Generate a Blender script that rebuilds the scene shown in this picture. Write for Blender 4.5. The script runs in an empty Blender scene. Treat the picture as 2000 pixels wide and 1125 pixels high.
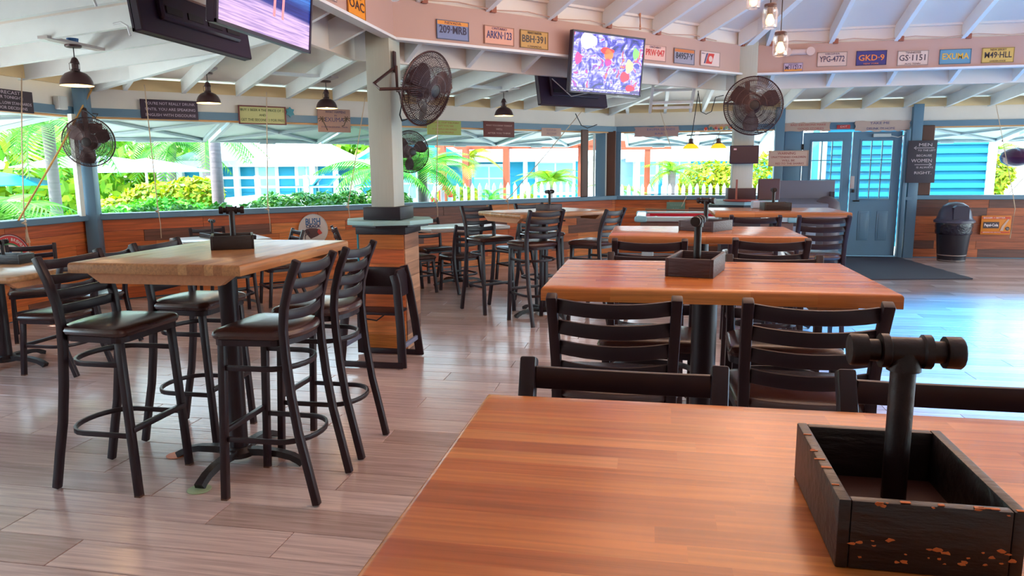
import bpy, bmesh, math, random
from mathutils import Vector, Matrix
random.seed(7)
PI = math.pi
C = bpy.context.scene.collection
sc = bpy.context.scene
R2 = math.sqrt(.5)

# ------------------------------------------------------------------ camera, world, sun, exposure
def S(r, g, b, k=1.0):
    f = lambda c: ((c / 255 + .055) / 1.055) ** 2.4 if c > 10 else c / 255 / 12.92
    return (f(r) * k, f(g) * k, f(b) * k, 1)

cam_d = bpy.data.cameras.new('camera'); cam = bpy.data.objects.new('camera', cam_d); C.objects.link(cam)
cam_d.sensor_width = 36; cam_d.lens = 1419.2 / 2000 * 36; cam_d.clip_start = .02; cam_d.clip_end = 300
_r, _u, _f = Vector((.98277, .18466, -.00809)), Vector((-.02157, .15811, .98718)), Vector((-.18454, .97000, -.16001))
_f.normalize(); _r = (_r - _f * _r.dot(_f)).normalized(); _u = _r.cross(_f).normalized()
cam.matrix_world = Matrix(((_r.x, _u.x, -_f.x, 0), (_r.y, _u.y, -_f.y, 0), (_r.z, _u.z, -_f.z, 1.4608), (0, 0, 0, 1)))
sc.camera = cam

w = bpy.data.worlds.new('sky'); sc.world = w; w.use_nodes = True
nt = w.node_tree; bg = nt.nodes['Background']
tc = nt.nodes.new('ShaderNodeTexCoord'); sep = nt.nodes.new('ShaderNodeSeparateXYZ'); rp = nt.nodes.new('ShaderNodeValToRGB')
nt.links.new(tc.outputs['Generated'], sep.inputs[0]); nt.links.new(sep.outputs['Z'], rp.inputs[0]); nt.links.new(rp.outputs[0], bg.inputs[0])
rp.color_ramp.elements[0].position = 0; rp.color_ramp.elements[0].color = (.80, .97, 1.0, 1)
rp.color_ramp.elements[1].position = .7; rp.color_ramp.elements[1].color = (.35, .68, 1.0, 1)
bg.inputs[1].default_value = 3.4

def sun(e, el, az):
    d = bpy.data.lights.new('sun', 'SUN'); d.energy = e; d.angle = .01; d.color = (1, .95, .85)
    o = bpy.data.objects.new('sun', d); C.objects.link(o)
    o.rotation_euler = (math.radians(90 - el), 0, math.radians(az)); return o
sun(8.0, 62, -55)

def point(name, loc, e, col, rad=.05):
    d = bpy.data.lights.new(name, 'POINT'); d.energy = e; d.color = col; d.shadow_soft_size = rad
    o = bpy.data.objects.new(name, d); C.objects.link(o); o.location = loc; return o
WARM = (1, .60, .36)
# added warm fill lights without fixtures, under the middle of the roof, outside the frame
for p in ((.6, 4.2, 2.9), (2.3, 3.2, 2.9), (1.4, 5.6, 3.0), (.3, 2.6, 2.8), (3.6, 5.0, 2.9)):
    point('warm_fill_light', p, 25, WARM, 1.1)

# added blue spot without a known source, tints the right floor, aimed straight down
d = bpy.data.lights.new('blue_fill_spot', 'SPOT'); d.energy = 2000; d.color = (.0, .38, 1); d.spot_size = math.radians(90); d.spot_blend = .3; d.shadow_soft_size = .3
o = bpy.data.objects.new('blue_fill_spot', d); C.objects.link(o); o.location = (4.1, 6.0, 3.4)
sc.view_settings.view_transform = 'Standard'; sc.view_settings.look = 'None'
sc.view_settings.gamma = 1; sc.view_settings.use_curve_mapping = False
sc.view_settings.exposure = 1.08
cy = sc.cycles
cy.max_bounces = 8; cy.diffuse_bounces = 4; cy.glossy_bounces = 3; cy.transparent_max_bounces = 12; cy.transmission_bounces = 4
cy.caustics_reflective = False; cy.caustics_refractive = False; cy.sample_clamp_indirect = 6

# ------------------------------------------------------------------ materials
def newmat(name):
    m = bpy.data.materials.new(name); m.use_nodes = True
    return m, m.node_tree, m.node_tree.nodes['Principled BSDF']

def mat(name, col, rough=.5, metal=0, var=0, scale=8, bump=0, emit=None, es=0, spec=None, alpha=None, stretch=None):
    m, t, b = newmat(name)
    b.inputs['Base Color'].default_value = col; b.inputs['Roughness'].default_value = rough; b.inputs['Metallic'].default_value = metal
    if spec is not None: b.inputs['Specular IOR Level'].default_value = spec
    if emit: b.inputs['Emission Color'].default_value = emit; b.inputs['Emission Strength'].default_value = es
    if var or bump:
        tcn = t.nodes.new('ShaderNodeTexCoord'); n = t.nodes.new('ShaderNodeTexNoise'); n.inputs['Scale'].default_value = scale
        n.inputs['Detail'].default_value = 5
        if stretch:
            mp = t.nodes.new('ShaderNodeMapping'); mp.inputs['Scale'].default_value = stretch
            t.links.new(tcn.outputs['Object'], mp.inputs[0]); t.links.new(mp.outputs[0], n.inputs['Vector'])
        else: t.links.new(tcn.outputs['Object'], n.inputs['Vector'])
        if var:
            mx = t.nodes.new('ShaderNodeMixRGB'); mx.inputs[1].default_value = [c * (1 - var) for c in col[:3]] + [1]
            mx.inputs[2].default_value = [min(1, c * (1 + var)) for c in col[:3]] + [1]
            t.links.new(n.outputs[0], mx.inputs[0]); t.links.new(mx.outputs[0], b.inputs['Base Color'])
        if bump:
            bp = t.nodes.new('ShaderNodeBump'); bp.inputs['Strength'].default_value = bump; bp.inputs['Distance'].default_value = .01
            t.links.new(n.outputs[0], bp.inputs['Height']); t.links.new(bp.outputs[0], b.inputs['Normal'])
    return m

def woodmat(name, cols, rough=.4, grain=(1.2, 26, 26), gs=1.0, dark=.55, bump=.15, rnd='both', knots=False):
    """boards: each piece picks its own tone from cols, grain runs along local X"""
    m, t, b = newmat(name); N = t.nodes.new; L = t.links.new
    b.inputs['Roughness'].default_value = rough
    oi = N('ShaderNodeObjectInfo'); ge = N('ShaderNodeNewGeometry'); ad = N('ShaderNodeMath'); ad.operation = 'ADD'; fr = N('ShaderNodeMath'); fr.operation = 'FRACT'
    L(oi.outputs['Random'], ad.inputs[0]); L(ge.outputs['Random Per Island'], ad.inputs[1]); L(ad.outputs[0], fr.inputs[0])
    r = N('ShaderNodeValToRGB'); r.color_ramp.interpolation = 'CONSTANT'
    while len(r.color_ramp.elements) < len(cols): r.color_ramp.elements.new(.5)
    for i, c in enumerate(cols): r.color_ramp.elements[i].position = i / len(cols); r.color_ramp.elements[i].color = c
    L(fr.outputs[0], r.inputs[0])
    tcn = N('ShaderNodeTexCoord'); mp = N('ShaderNodeMapping'); mp.inputs['Scale'].default_value = grain
    cb = N('ShaderNodeCombineXYZ'); m10 = N('ShaderNodeMath'); m10.operation = 'MULTIPLY'; m10.inputs[1].default_value = 37
    L(fr.outputs[0], m10.inputs[0])
    for i in range(3): L(m10.outputs[0], cb.inputs[i])
    L(cb.outputs[0], mp.inputs['Location']); L(tcn.outputs['Object'], mp.inputs[0])
    n = N('ShaderNodeTexNoise'); n.inputs['Scale'].default_value = gs; n.inputs['Detail'].default_value = 7; n.inputs['Distortion'].default_value = .6
    L(mp.outputs[0], n.inputs['Vector'])
    cr = N('ShaderNodeValToRGB'); cr.color_ramp.elements[0].position = .32; cr.color_ramp.elements[0].color = (dark, dark, dark, 1)
    cr.color_ramp.elements[1].position = .68; cr.color_ramp.elements[1].color = (1.15, 1.15, 1.15, 1); L(n.outputs[0], cr.inputs[0])
    mx = N('ShaderNodeMixRGB'); mx.blend_type = 'MULTIPLY'; mx.inputs[0].default_value = 1; L(r.outputs[0], mx.inputs[1]); L(cr.outputs[0], mx.inputs[2])
    L(mx.outputs[0], b.inputs['Base Color'])
    bp = N('ShaderNodeBump'); bp.inputs['Strength'].default_value = bump; bp.inputs['Distance'].default_value = .004
    L(n.outputs[0], bp.inputs['Height']); L(bp.outputs[0], b.inputs['Normal'])
    return m

def screenmat(name, kind):
    m, t, b = newmat(name); N = t.nodes.new; L = t.links.new
    b.inputs['Base Color'].default_value = (.01, .01, .02, 1); b.inputs['Roughness'].default_value = .25
    tcn = N('ShaderNodeTexCoord'); mp = N('ShaderNodeMapping'); L(tcn.outputs['Object'], mp.inputs[0])
    r = N('ShaderNodeValToRGB')
    if kind == 'crowd':
        v = N('ShaderNodeTexNoise'); v.inputs['Scale'].default_value = 9; v.inputs['Detail'].default_value = 4; v.inputs['Distortion'].default_value = 1.6
        L(mp.outputs[0], v.inputs['Vector'])
        cols = [(.30, S(20, 20, 90)), (.42, S(70, 60, 190)), (.5, S(150, 140, 235)), (.56, S(225, 225, 250)), (.6, S(120, 70, 200)), (.66, S(240, 40, 110)), (.74, S(255, 190, 60))]
        L(v.outputs[0], r.inputs[0])
    else:
        sp = N('ShaderNodeSeparateXYZ'); L(mp.outputs[0], sp.inputs[0]); a = N('ShaderNodeMath'); a.operation = 'MULTIPLY_ADD'; a.inputs[1].default_value = 1.0; ax = N('ShaderNodeMath'); ax.operation = 'ADD'; ax.inputs[1].default_value = .28; L(sp.outputs[2], ax.inputs[0]); L(ax.outputs[0], a.inputs[0])
        a2 = N('ShaderNodeMath'); a2.operation = 'MULTIPLY'; a2.inputs[1].default_value = .03; L(sp.outputs[0], a2.inputs[0]); L(a2.outputs[0], a.inputs[2])
        cols = [(0, S(214, 178, 214)), (.155, S(200, 170, 215)), (.17, S(40, 50, 130)), (.22, S(20, 40, 120)), (.27, S(60, 120, 200)), (.34, S(20, 30, 90))]
        L(a.outputs[0], r.inputs[0])
    while len(r.color_ramp.elements) < len(cols): r.color_ramp.elements.new(.5)
    for i, (p, c) in enumerate(cols): r.color_ramp.elements[i].position = p; r.color_ramp.elements[i].color = c
    wv = N('ShaderNodeTexNoise'); wv.inputs['Scale'].default_value = 1; wv.inputs['Detail'].default_value = 3
    mp2 = N('ShaderNodeMapping'); mp2.inputs['Scale'].default_value = (3, 1, 110); L(tcn.outputs['Object'], mp2.inputs[0]); L(mp2.outputs[0], wv.inputs['Vector'])
    cr = N('ShaderNodeValToRGB'); cr.color_ramp.elements[0].position = .4; cr.color_ramp.elements[0].color = (.35, .35, .55, 1); cr.color_ramp.elements[1].position = .55
    L(wv.outputs[0], cr.inputs[0]); mx = N('ShaderNodeMixRGB'); mx.blend_type = 'MULTIPLY'; mx.inputs[0].default_value = .8
    L(r.outputs[0], mx.inputs[1]); L(cr.outputs[0], mx.inputs[2]); L(mx.outputs[0], b.inputs['Emission Color']); b.inputs['Emission Strength'].default_value = .75
    return m

def glassmat(name, col=(1, 1, 1, 1), alpha=.15, rough=.03):
    m, t, b = newmat(name)
    tr = t.nodes.new('ShaderNodeBsdfTransparent'); tr.inputs[0].default_value = col
    gl = t.nodes.new('ShaderNodeBsdfGlossy'); gl.inputs['Roughness'].default_value = rough
    mx = t.nodes.new('ShaderNodeMixShader'); lw = t.nodes.new('ShaderNodeLayerWeight'); lw.inputs[0].default_value = .35; ml = t.nodes.new('ShaderNodeMath'); ml.operation = 'MULTIPLY_ADD'; ml.use_clamp = True; ml.inputs[1].default_value = .75; ml.inputs[2].default_value = alpha; t.links.new(lw.outputs['Facing'], ml.inputs[0]); t.links.new(ml.outputs[0], mx.inputs[0])
    t.links.new(tr.outputs[0], mx.inputs[1]); t.links.new(gl.outputs[0], mx.inputs[2]); t.links.new(mx.outputs[0], t.nodes['Material Output'].inputs[0])
    return m

def leafmat(name, c1, c2, trans=.35):
    m, t, b = newmat(name); N = t.nodes.new; L = t.links.new
    ge = N('ShaderNodeNewGeometry'); mx = N('ShaderNodeMixRGB'); mx.inputs[1].default_value = c1; mx.inputs[2].default_value = c2
    L(ge.outputs['Random Per Island'], mx.inputs[0]); L(mx.outputs[0], b.inputs['Base Color']); b.inputs['Roughness'].default_value = .5
    tl = N('ShaderNodeBsdfTranslucent'); L(mx.outputs[0], tl.inputs[0]); ms = N('ShaderNodeMixShader'); ms.inputs[0].default_value = trans
    L(b.outputs[0], ms.inputs[1]); L(tl.outputs[0], ms.inputs[2]); L(ms.outputs[0], t.nodes['Material Output'].inputs[0])
    return m

M = {}
M['metal'] = mat('dark_metal', S(38, 22, 30), .38, .0, var=.2, scale=30, spec=.4)
M['iron'] = mat('cast_iron', S(30, 16, 20), .42, .0, var=.3, scale=40, bump=.2, spec=.45)
M['vinyl'] = mat('brown_vinyl', S(62, 36, 36), .26, 0, var=.2, scale=14, bump=.06, spec=.7)
M['black'] = mat('black_plastic', S(34, 26, 36), .45)
M['tvblack'] = mat('tv_plastic', S(44, 26, 52), .4)
M['cord'] = mat('black_cord', S(25, 20, 28), .6)
M['white'] = mat('white_paint', S(226, 226, 232), .45, var=.05, scale=3)
M['rafter'] = mat('painted_rafter', S(236, 240, 244), .42, var=.06, scale=5, bump=.1, stretch=(1, 1, 1))
M['panel'] = mat('painted_sheathing', S(232, 220, 212), .55, var=.06, scale=3)
M['fascia'] = mat('painted_fascia', S(190, 152, 142), .5, var=.05, scale=2)
M['post'] = mat('painted_post', S(186, 188, 178), .5, var=.08, scale=4, bump=.15, stretch=(20, 20, 1))
M['blue'] = mat('blue_grey_trim', S(98, 128, 152), .42, var=.06, scale=4)
M['doorblue'] = mat('blue_grey_door', S(98, 132, 158), .4, var=.08, scale=3)
M['whitetrim'] = mat('white_trim', S(225, 225, 220), .45)
M['brown'] = mat('brown_board', S(88, 48, 34), .5, var=.25, scale=3, stretch=(12, 12, 1))
M['floorwood'] = woodmat('plank_floor', [S(192, 166, 160), S(202, 176, 172), S(180, 154, 148), S(208, 184, 178), S(186, 160, 156)], .19, (2.4, 55, 55), 1, .76, .2)
M['subfloor'] = mat('subfloor', S(52, 40, 38), .6)
M['wallwood'] = woodmat('reclaimed_boards', [S(222, 116, 56), S(230, 126, 62), S(210, 102, 48), S(224, 120, 60), S(128, 78, 62), S(236, 140, 74), S(214, 108, 52), S(226, 124, 62), S(218, 112, 54), S(206, 96, 46)], .5, (2.2, 40, 40), 1, .62, .3)
M['wallwood2'] = woodmat('reclaimed_boards_dark', [S(190, 100, 58), S(168, 86, 52), S(198, 110, 68), S(110, 68, 58), S(178, 92, 54)], .5, (2.2, 40, 40), 1, .62, .3)
M['palewood'] = woodmat('weathered_boards', [S(176, 132, 104), S(156, 112, 90), S(186, 142, 112), S(120, 88, 78), S(190, 120, 76)], .55, (1.5, 22, 22), 1, .6, .4)
M['orangewood'] = woodmat('butcher_block_orange', [S(204, 122, 62), S(192, 110, 54), S(212, 134, 72), S(182, 100, 48), S(206, 126, 64), S(198, 116, 58), S(180, 100, 50)], .25, (3.5, 85, 85), 1.0, .74, .04)
M['tanwood'] = woodmat('butcher_block_tan', [S(186, 134, 88), S(176, 122, 78), S(196, 146, 98), S(166, 110, 70), S(184, 130, 84)], .28, (3.5, 85, 85), 1.0, .74, .04)
M['cleat'] = mat('raw_cleat', S(204, 140, 96), .55, var=.2, scale=3, stretch=(2, 20, 20))
M['greytop'] = mat('laminate_top', S(176, 160, 152), .28, var=.12, scale=3, stretch=(2, 20, 2))
M['crate'] = mat('black_painted_wood', S(30, 19, 22), .42, var=.4, scale=9, bump=.3, stretch=(2, 8, 8), spec=.6)
M['crate2'] = mat('worn_black_wood', S(66, 50, 56), .45, var=.5, scale=9, bump=.4, stretch=(2, 14, 14))
M['chip'] = mat('bare_wood_chips', S(214, 118, 62), .6)
M['rope'] = mat('rope', S(206, 176, 150), .8)
M['bamboo'] = mat('bamboo_stick', S(206, 150, 82), .5, var=.2, scale=6)
M['bronze'] = mat('bronze_shade', S(74, 48, 50), .35, .3)
M['bulb'] = mat('lit_bulb', (1, .8, .5, 1), .3, emit=(1, .62, .25, 1), es=9)
M['bulb2'] = mat('lit_filament_bulb', (1, .8, .5, 1), .3, emit=(1, .55, .2, 1), es=1.6)
M['innershade'] = mat('shade_inside', S(250, 225, 170), .5)
M['glass'] = glassmat('clear_glass', alpha=.08)
M['pane'] = glassmat('door_pane', (.85, 1, 1, 1), .1)
M['yellowglass'] = mat('yellow_shade', S(240, 190, 40), .3, emit=S(255, 190, 30), es=.5)
M['felt'] = mat('red_felt', S(214, 40, 62), .85)
M['poolrail'] = mat('pool_rail', S(188, 196, 196), .3)
M['rubber'] = mat('rubber_mat', S(58, 48, 60), .7, bump=.5, scale=60, var=.1)
M['chalk'] = mat('chalk', S(220, 205, 210), .8)
M['slate'] = mat('chalkboard', S(58, 40, 50), .55, var=.15, scale=4)
M['outteal'] = mat('teal_siding', S(0, 128, 160), .6)
M['outwhite'] = mat('outdoor_white', S(186, 194, 196), .6)
M['sand'] = mat('sand', S(226, 220, 204), .8, var=.06, scale=.6)
M['pergola'] = mat('pergola_wood', S(156, 70, 42), .6, var=.12, scale=3)
M['trunk'] = mat('palm_trunk', S(124, 112, 116), .8, var=.3, scale=2, bump=.6, stretch=(1, 1, 18))
M['leafA'] = leafmat('leaf_green', S(50, 135, 8), S(150, 180, 10))
M['leafB'] = leafmat('leaf_yellow', S(175, 160, 8), S(105, 160, 12))
M['leafC'] = leafmat('leaf_deep', S(30, 150, 25), S(120, 190, 45))
M['leafD'] = leafmat('palm_leaf', S(45, 135, 25), S(115, 170, 60))
M['leafF'] = leafmat('hedge_leaf', S(25, 130, 15), S(120, 175, 80))
M['red'] = mat('red_paint', S(226, 40, 32), .5)
M['tealp'] = mat('teal_plastic', S(0, 110, 120), .5)
M['shutter'] = mat('shutter_board', S(200, 214, 212), .5, var=.05, scale=3)
M['shutterbar'] = mat('shutter_frame', S(176, 190, 196), .5)

def flat(rgb, rough=.5):
    k = 'c%d_%d_%d' % rgb
    if k not in M: M[k] = mat('paint_' + k, S(*rgb), rough)
    return M[k]

# ------------------------------------------------------------------ mesh helpers
class MB:
    def __init__(s): s.v = []; s.f = []; s.m = []
    def add(s, vs, fs, mi=0, T=None):
        o = len(s.v)
        s.v += [tuple(T @ Vector(v)) if T is not None else tuple(v) for v in vs]
        s.f += [tuple(i + o for i in f) for f in fs]; s.m += [mi] * len(fs); return s
    def box(s, c, d, rz=0, mi=0, T=None):
        x, y, z = d[0] / 2, d[1] / 2, d[2] / 2
        vs = [Vector((a * x, b * y, e * z)) for e in (-1, 1) for b in (-1, 1) for a in (-1, 1)]
        if rz: Rm = Matrix.Rotation(rz, 3, 'Z'); vs = [Rm @ v for v in vs]
        vs = [v + Vector(c) for v in vs]
        return s.add(vs, [(0, 2, 3, 1), (4, 5, 7, 6), (0, 1, 5, 4), (2, 6, 7, 3), (0, 4, 6, 2), (1, 3, 7, 5)], mi, T)
    def rbox(s, c, d, r, seg=2, mi=0, T=None, rz=0):
        """box with rounded vertical+top/bottom edges"""
        x, y, z = d[0] / 2, d[1] / 2, d[2] / 2; prof = []
        for i in range(seg + 1): a = PI / 2 * i / seg; prof.append((r * (1 - math.sin(a)), -z + r * (1 - math.cos(a))))
        prof = [(p[0], p[1]) for p in prof]; prof += [(p, -q) for p, q in reversed(prof)]
        rings = []
        for ins, zz in prof:
            ring = []
            for qx, qy, a0 in ((1, 1, 0), (-1, 1, PI / 2), (-1, -1, PI), (1, -1, 1.5 * PI)):
                for i in range(seg + 1):
                    a = a0 + PI / 2 * i / seg; rr = r - ins
                    ring.append((qx * (x - r) + rr * math.cos(a), qy * (y - r) + rr * math.sin(a), zz))
            rings.append(ring)
        n = len(rings[0]); vs = [v for rg in rings for v in rg]; fs = []
        for j in range(len(rings) - 1):
            for i in range(n): fs.append((j * n + i, j * n + (i + 1) % n, (j + 1) * n + (i + 1) % n, (j + 1) * n + i))
        fs.append(tuple(reversed(range(n)))); fs.append(tuple(range((len(rings) - 1) * n, len(rings) * n)))
        Rm = Matrix.Rotation(rz, 3, 'Z'); vs = [Rm @ Vector(v) + Vector(c) for v in vs]
        return s.add(vs, fs, mi, T)
    def sweep(s, path, prof, closed=False, up=(0, 0, 1), mi=0, T=None, scales=None):
        P = [Vector(p) for p in path]; n = len(P); k = len(prof); vs = []; up = Vector(up)
        for i, p in enumerate(P):
            a = P[(i - 1) % n] if (closed or i > 0) else p; b = P[(i + 1) % n] if (closed or i < n - 1) else p
            t = (b - a).normalized(); sd = t.cross(up)
            if sd.length < 1e-4: sd = t.cross(Vector((0, 1, 0)))
            sd.normalize(); u2 = sd.cross(t).normalized(); sc_ = scales[i] if scales else 1
            for q in prof: vs.append(p + sd * q[0] * sc_ + u2 * q[1] * sc_)
        fs = []
        for i in range(n if closed else n - 1):
            for j in range(k):
                a = i * k + j; b = i * k + (j + 1) % k; c = ((i + 1) % n) * k + (j + 1) % k; d = ((i + 1) % n) * k + j
                fs.append((a, d, c, b))
        if not closed: fs.append(tuple(range(k))); fs.append(tuple(reversed(range((n - 1) * k, n * k))))
        return s.add(vs, fs, mi, T)
    def tube(s, path, r, n=8, closed=False, mi=0, T=None, scales=None):
        return s.sweep(path, [(r * math.cos(2 * PI * i / n), r * math.sin(2 * PI * i / n)) for i in range(n)], closed, mi=mi, T=T, scales=scales)
    def bar(s, path, w, h, closed=False, up=(0, 0, 1), mi=0, T=None):
        return s.sweep(path, [(-w / 2, -h / 2), (w / 2, -h / 2), (w / 2, h / 2), (-w / 2, h / 2)], closed, up, mi, T)
    def lathe(s, prof, n=20, c=(0, 0, 0), mi=0, T=None, caps=True):
        vs = []; fs = []
        for r, z in prof:
            for i in range(n): a = 2 * PI * i / n; vs.append((c[0] + r * math.cos(a), c[1] + r * math.sin(a), c[2] + z))
        for j in range(len(prof) - 1):
            for i in range(n): fs.append((j * n + i, j * n + (i + 1) % n, (j + 1) * n + (i + 1) % n, (j + 1) * n + i))
        if caps: fs.append(tuple(reversed(range(n)))); fs.append(tuple(range((len(prof) - 1) * n, len(prof) * n)))
        return s.add(vs, fs, mi, T)
    def prism(s, poly, axis, a0, a1, mi=0, T=None):
        """poly in the two other axes, extruded along axis ('X','Y','Z')"""
        def P(u, v, a): return {'X': (a, u, v), 'Y': (u, a, v), 'Z': (u, v, a)}[axis]
        n = len(poly); vs = [P(u, v, a0) for u, v in poly] + [P(u, v, a1) for u, v in poly]
        return s.add(vs, [tuple(range(n)), tuple(range(2 * n - 1, n - 1, -1))] + [(i, i + n, (i + 1) % n + n, (i + 1) % n) for i in range(n)], mi, T)
    def beam(s, p0, p1, w, h, mi=0):
        """p0,p1 = bottom centre line, height h straight up"""
        p0, p1 = Vector(p0), Vector(p1); d = (p1 - p0); sd = Vector((d.y, -d.x, 0)).normalized() * w / 2; u = Vector((0, 0, h))
        vs = [p0 - sd, p0 + sd, p0 + sd + u, p0 - sd + u, p1 - sd, p1 + sd, p1 + sd + u, p1 - sd + u]
        return s.add(vs, [(0, 1, 2, 3), (7, 6, 5, 4), (0, 4, 5, 1), (1, 5, 6, 2), (2, 6, 7, 3), (3, 7, 4, 0)], mi)
    def build(s, name, m, parent=None, smooth=False, bev=0):
        me = bpy.data.meshes.new(name); me.from_pydata(s.v, [], s.f)
        ms = m if isinstance(m, (list, tuple)) else [m]
        for q in ms: me.materials.append(M[q] if isinstance(q, str) else q)
        if len(ms) > 1: me.polygons.foreach_set('material_index', s.m)
        bm = bmesh.new(); bm.from_mesh(me); bmesh.ops.recalc_face_normals(bm, faces=bm.faces)
        if bev: bmesh.ops.bevel(bm, geom=[e for e in bm.edges if len(e.link_faces) == 2 and e.calc_face_angle(0) > .5], offset=bev, segments=2, profile=.5, affect='EDGES', clamp_overlap=True)
        bm.to_mesh(me); bm.free()
        if smooth or bev:
            me.polygons.foreach_set('use_smooth', [True] * len(me.polygons)); me.set_sharp_from_angle(angle=math.radians(38))
        o = bpy.data.objects.new(name, me); C.objects.link(o)
        if parent: o.parent = parent
        return o

def empty(name, loc=(0, 0, 0), rz=0, parent=None, rx=0):
    o = bpy.data.objects.new(name, None); C.objects.link(o); o.location = loc; o.rotation_euler = (rx, 0, rz); o.empty_display_size = .1
    if parent: o.parent = parent
    return o
def tag(o, label=None, cat=None, group=None, kind=None):
    if label: o['label'] = label
    if cat: o['category'] = cat
    if group: o['group'] = group
    if kind: o['kind'] = kind
    return o
def kids(o): return [c for c in ALLK.get(o.name, [])]
def copy_tree(root, loc, rz, label):
    r = root.copy(); C.objects.link(r); r.location = loc; r.rotation_euler = (root.rotation_euler.x, 0, rz); r['label'] = label
    for ch in root.children:
        c = ch.copy(); C.objects.link(c); c.parent = r
        for g in ch.children: d = g.copy(); C.objects.link(d); d.parent = c
    return r
_tc = {}
def text(s, size, m, parent, x=0, z=0, y=-.004, width=None, align='CENTER', name='lettering', bold=0, tilt=0):
    cu = bpy.data.curves.new('lettering', 'FONT'); cu.body = s; cu.size = size; cu.align_x = align; cu.align_y = 'CENTER'
    cu.extrude = .0007; cu.resolution_u = 2; cu.offset = bold
    ob = bpy.data.objects.new('tmp', cu); me = bpy.data.meshes.new_from_object(ob); bpy.data.objects.remove(ob); bpy.data.curves.remove(cu)
    me.name = 'lettering'
    if not me.vertices: return None
    xs = [v.co.x for v in me.vertices]; k = 1
    if width: k = width / max(.001, max(xs) - min(xs))
    ct, st = math.cos(tilt), math.sin(tilt)
    for v in me.vertices:
        X, Z, Y = v.co.x * k, v.co.y, v.co.z
        v.co = (x + X * ct - Z * st, y - Y, z + X * st + Z * ct)
    me.materials.clear(); me.materials.append(M[m] if isinstance(m, str) else m)
    o = bpy.data.objects.new(name, me); C.objects.link(o); o.parent = parent; return o
def P45(s, k, z=0): q = s / R2; return Vector(((q - k) / 2, (q + k) / 2, z))
A45 = PI / 4

# ------------------------------------------------------------------ STRUCTURE
KI, KO = 7.65, 13.45           # inner ring and outer wall on the diagonal side (y = x + K)
XI, XO, YI, YO = -2.0, -6.23, 8.65, 12.85
fl = MB().box((2.3, 4.0, -.035), (17.5, 18.5, .03)).build('floor', 'subfloor'); tag(fl, kind='structure')
# planks of the floor: rows run along X
PW, PLN = .2015, 1.221
def inside(x, y): return x > XO - .1 and y < YO + .02 and y < x + KO + .1
rows = []
for j in range(-13, 52):
    y0 = 2.37 + PW * j
    if y0 > 12.84: break
    x = -1.41 - .407 * j; x -= math.ceil((x + 7.2) / PLN) * PLN
    while x < 7.4:
        xa, xb = x, x + PLN; x += PLN
        if not (inside(xa, y0) or inside(xb, y0) or inside(xa, y0 + PW) or inside(xb, y0)): continue
        d = math.hypot((xa + xb) / 2, y0 + .1)
        rows.append((d, xa, xb, y0))
rows.sort(); vis = [r for r in rows if (r[1] + r[2]) / 2 > -.3 - .95 * r[3] - .6 and (r[1] + r[2]) / 2 < .65 * r[3] + 1.0 and r[3] > .6]
vset = set(vis[:290]); stuff = MB()
pm = {}
for r in rows:
    d, xa, xb, y0 = r; g = .0016
    if r in vset:
        xc = (xa + xb) / 2
        if 'p' not in pm:
            o = MB().rbox((0, 0, 0), (PLN - 2 * g, PW - 2 * g, .02), .002, 1).build('plank', 'floorwood', fl); pm['p'] = o.data
        else:
            o = bpy.data.objects.new('plank', pm['p']); C.objects.link(o); o.parent = fl
        o.location = (xc, y0 + PW / 2, -.01)
    else:
        x1 = min(xb, 8); stuff.box(((xa + x1) / 2, y0 + PW / 2, -.01), (x1 - xa - 2 * g, PW - 2 * g, .02))
o = stuff.build('plank', 'floorwood', fl); tag(o, kind='stuff')

def wall_frame(P0, ang): return P0, Vector((math.cos(ang), math.sin(ang), 0)), Vector((math.sin(ang), -math.cos(ang), 0))
def planks(parent, P0, ang, L, z0, z1, nrow, m, seed, lens=(.5, 1.5), th=.02, stag=None):
    rnd = random.Random(seed); h = (z1 - z0) / nrow
    for i in range(nrow):
        x = -rnd.random() * .6
        while x < L:
            ln = rnd.uniform(*lens); a, b = max(0, x), min(L, x + ln); x += ln
            if b - a < .04: continue
            t = th + rnd.uniform(0, .006)
            o = MB().box((0, 0, 0), (b - a - .003, t, h - .003)).build('plank', m, parent)
            o.location = P0 + Vector((math.cos(ang), math.sin(ang), 0)) * (a + b) / 2 + Vector((math.sin(ang), -math.cos(ang), 0)) * t / 2 + Vector((0, 0, z0 + h * (i + .5)))
            o.rotation_euler = (0, 0, ang)

ZS, ZT = 1.0, 2.1
def sill_wall(name, P0, ang, L, seed, m='wallwood', z1=.94, segs=None, skip=None):
    u, n = Vector((math.cos(ang), math.sin(ang), 0)), Vector((math.sin(ang), -math.cos(ang), 0))
    T = Matrix.Translation(P0) @ Matrix.Rotation(ang, 4, 'Z')
    mb = MB()
    mb.box((L / 2, .07, .47), (L, .10, .94), T=T)
    wobj = mb.build(name, 'outteal'); tag(wobj, kind='structure')
    planks(wobj, P0 + Vector((math.sin(ang), -math.cos(ang), 0)) * 0 - n * .02, ang, L, .01, .94, 7, m, seed)
    MB().rbox((L / 2, .03, .975), (L, .20, .07), .008, 1, T=T).build('sill', 'blue', wobj)
    # blue header and white fascia board above the opening
    MB().box((L / 2, .03, 2.14), (L, .08, .09), T=T).build('header', 'blue', wobj)
    MB().box((L / 2, .07, 2.085), (L, .05, .02), T=T).build('drip_strip', flat((236, 170, 110)), wobj)
    MB().box((L / 2, .06, 2.31), (L, .07, .25), T=T).build('fascia_board', 'panel', wobj)
    return wobj
wl = sill_wall('wall_left', Vector((XO, -1.0, 0)), PI / 2, 8.20, 11)
ctr1 = Vector((XO, XO + KO, 0)); ctr2 = Vector((YO - KO, YO, 0))
wd = sill_wall('wall_diagonal', ctr1, A45, (ctr2 - ctr1).length, 12)
wb = sill_wall('wall_back', ctr2, 0, 2.60, 13, 'wallwood')
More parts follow.
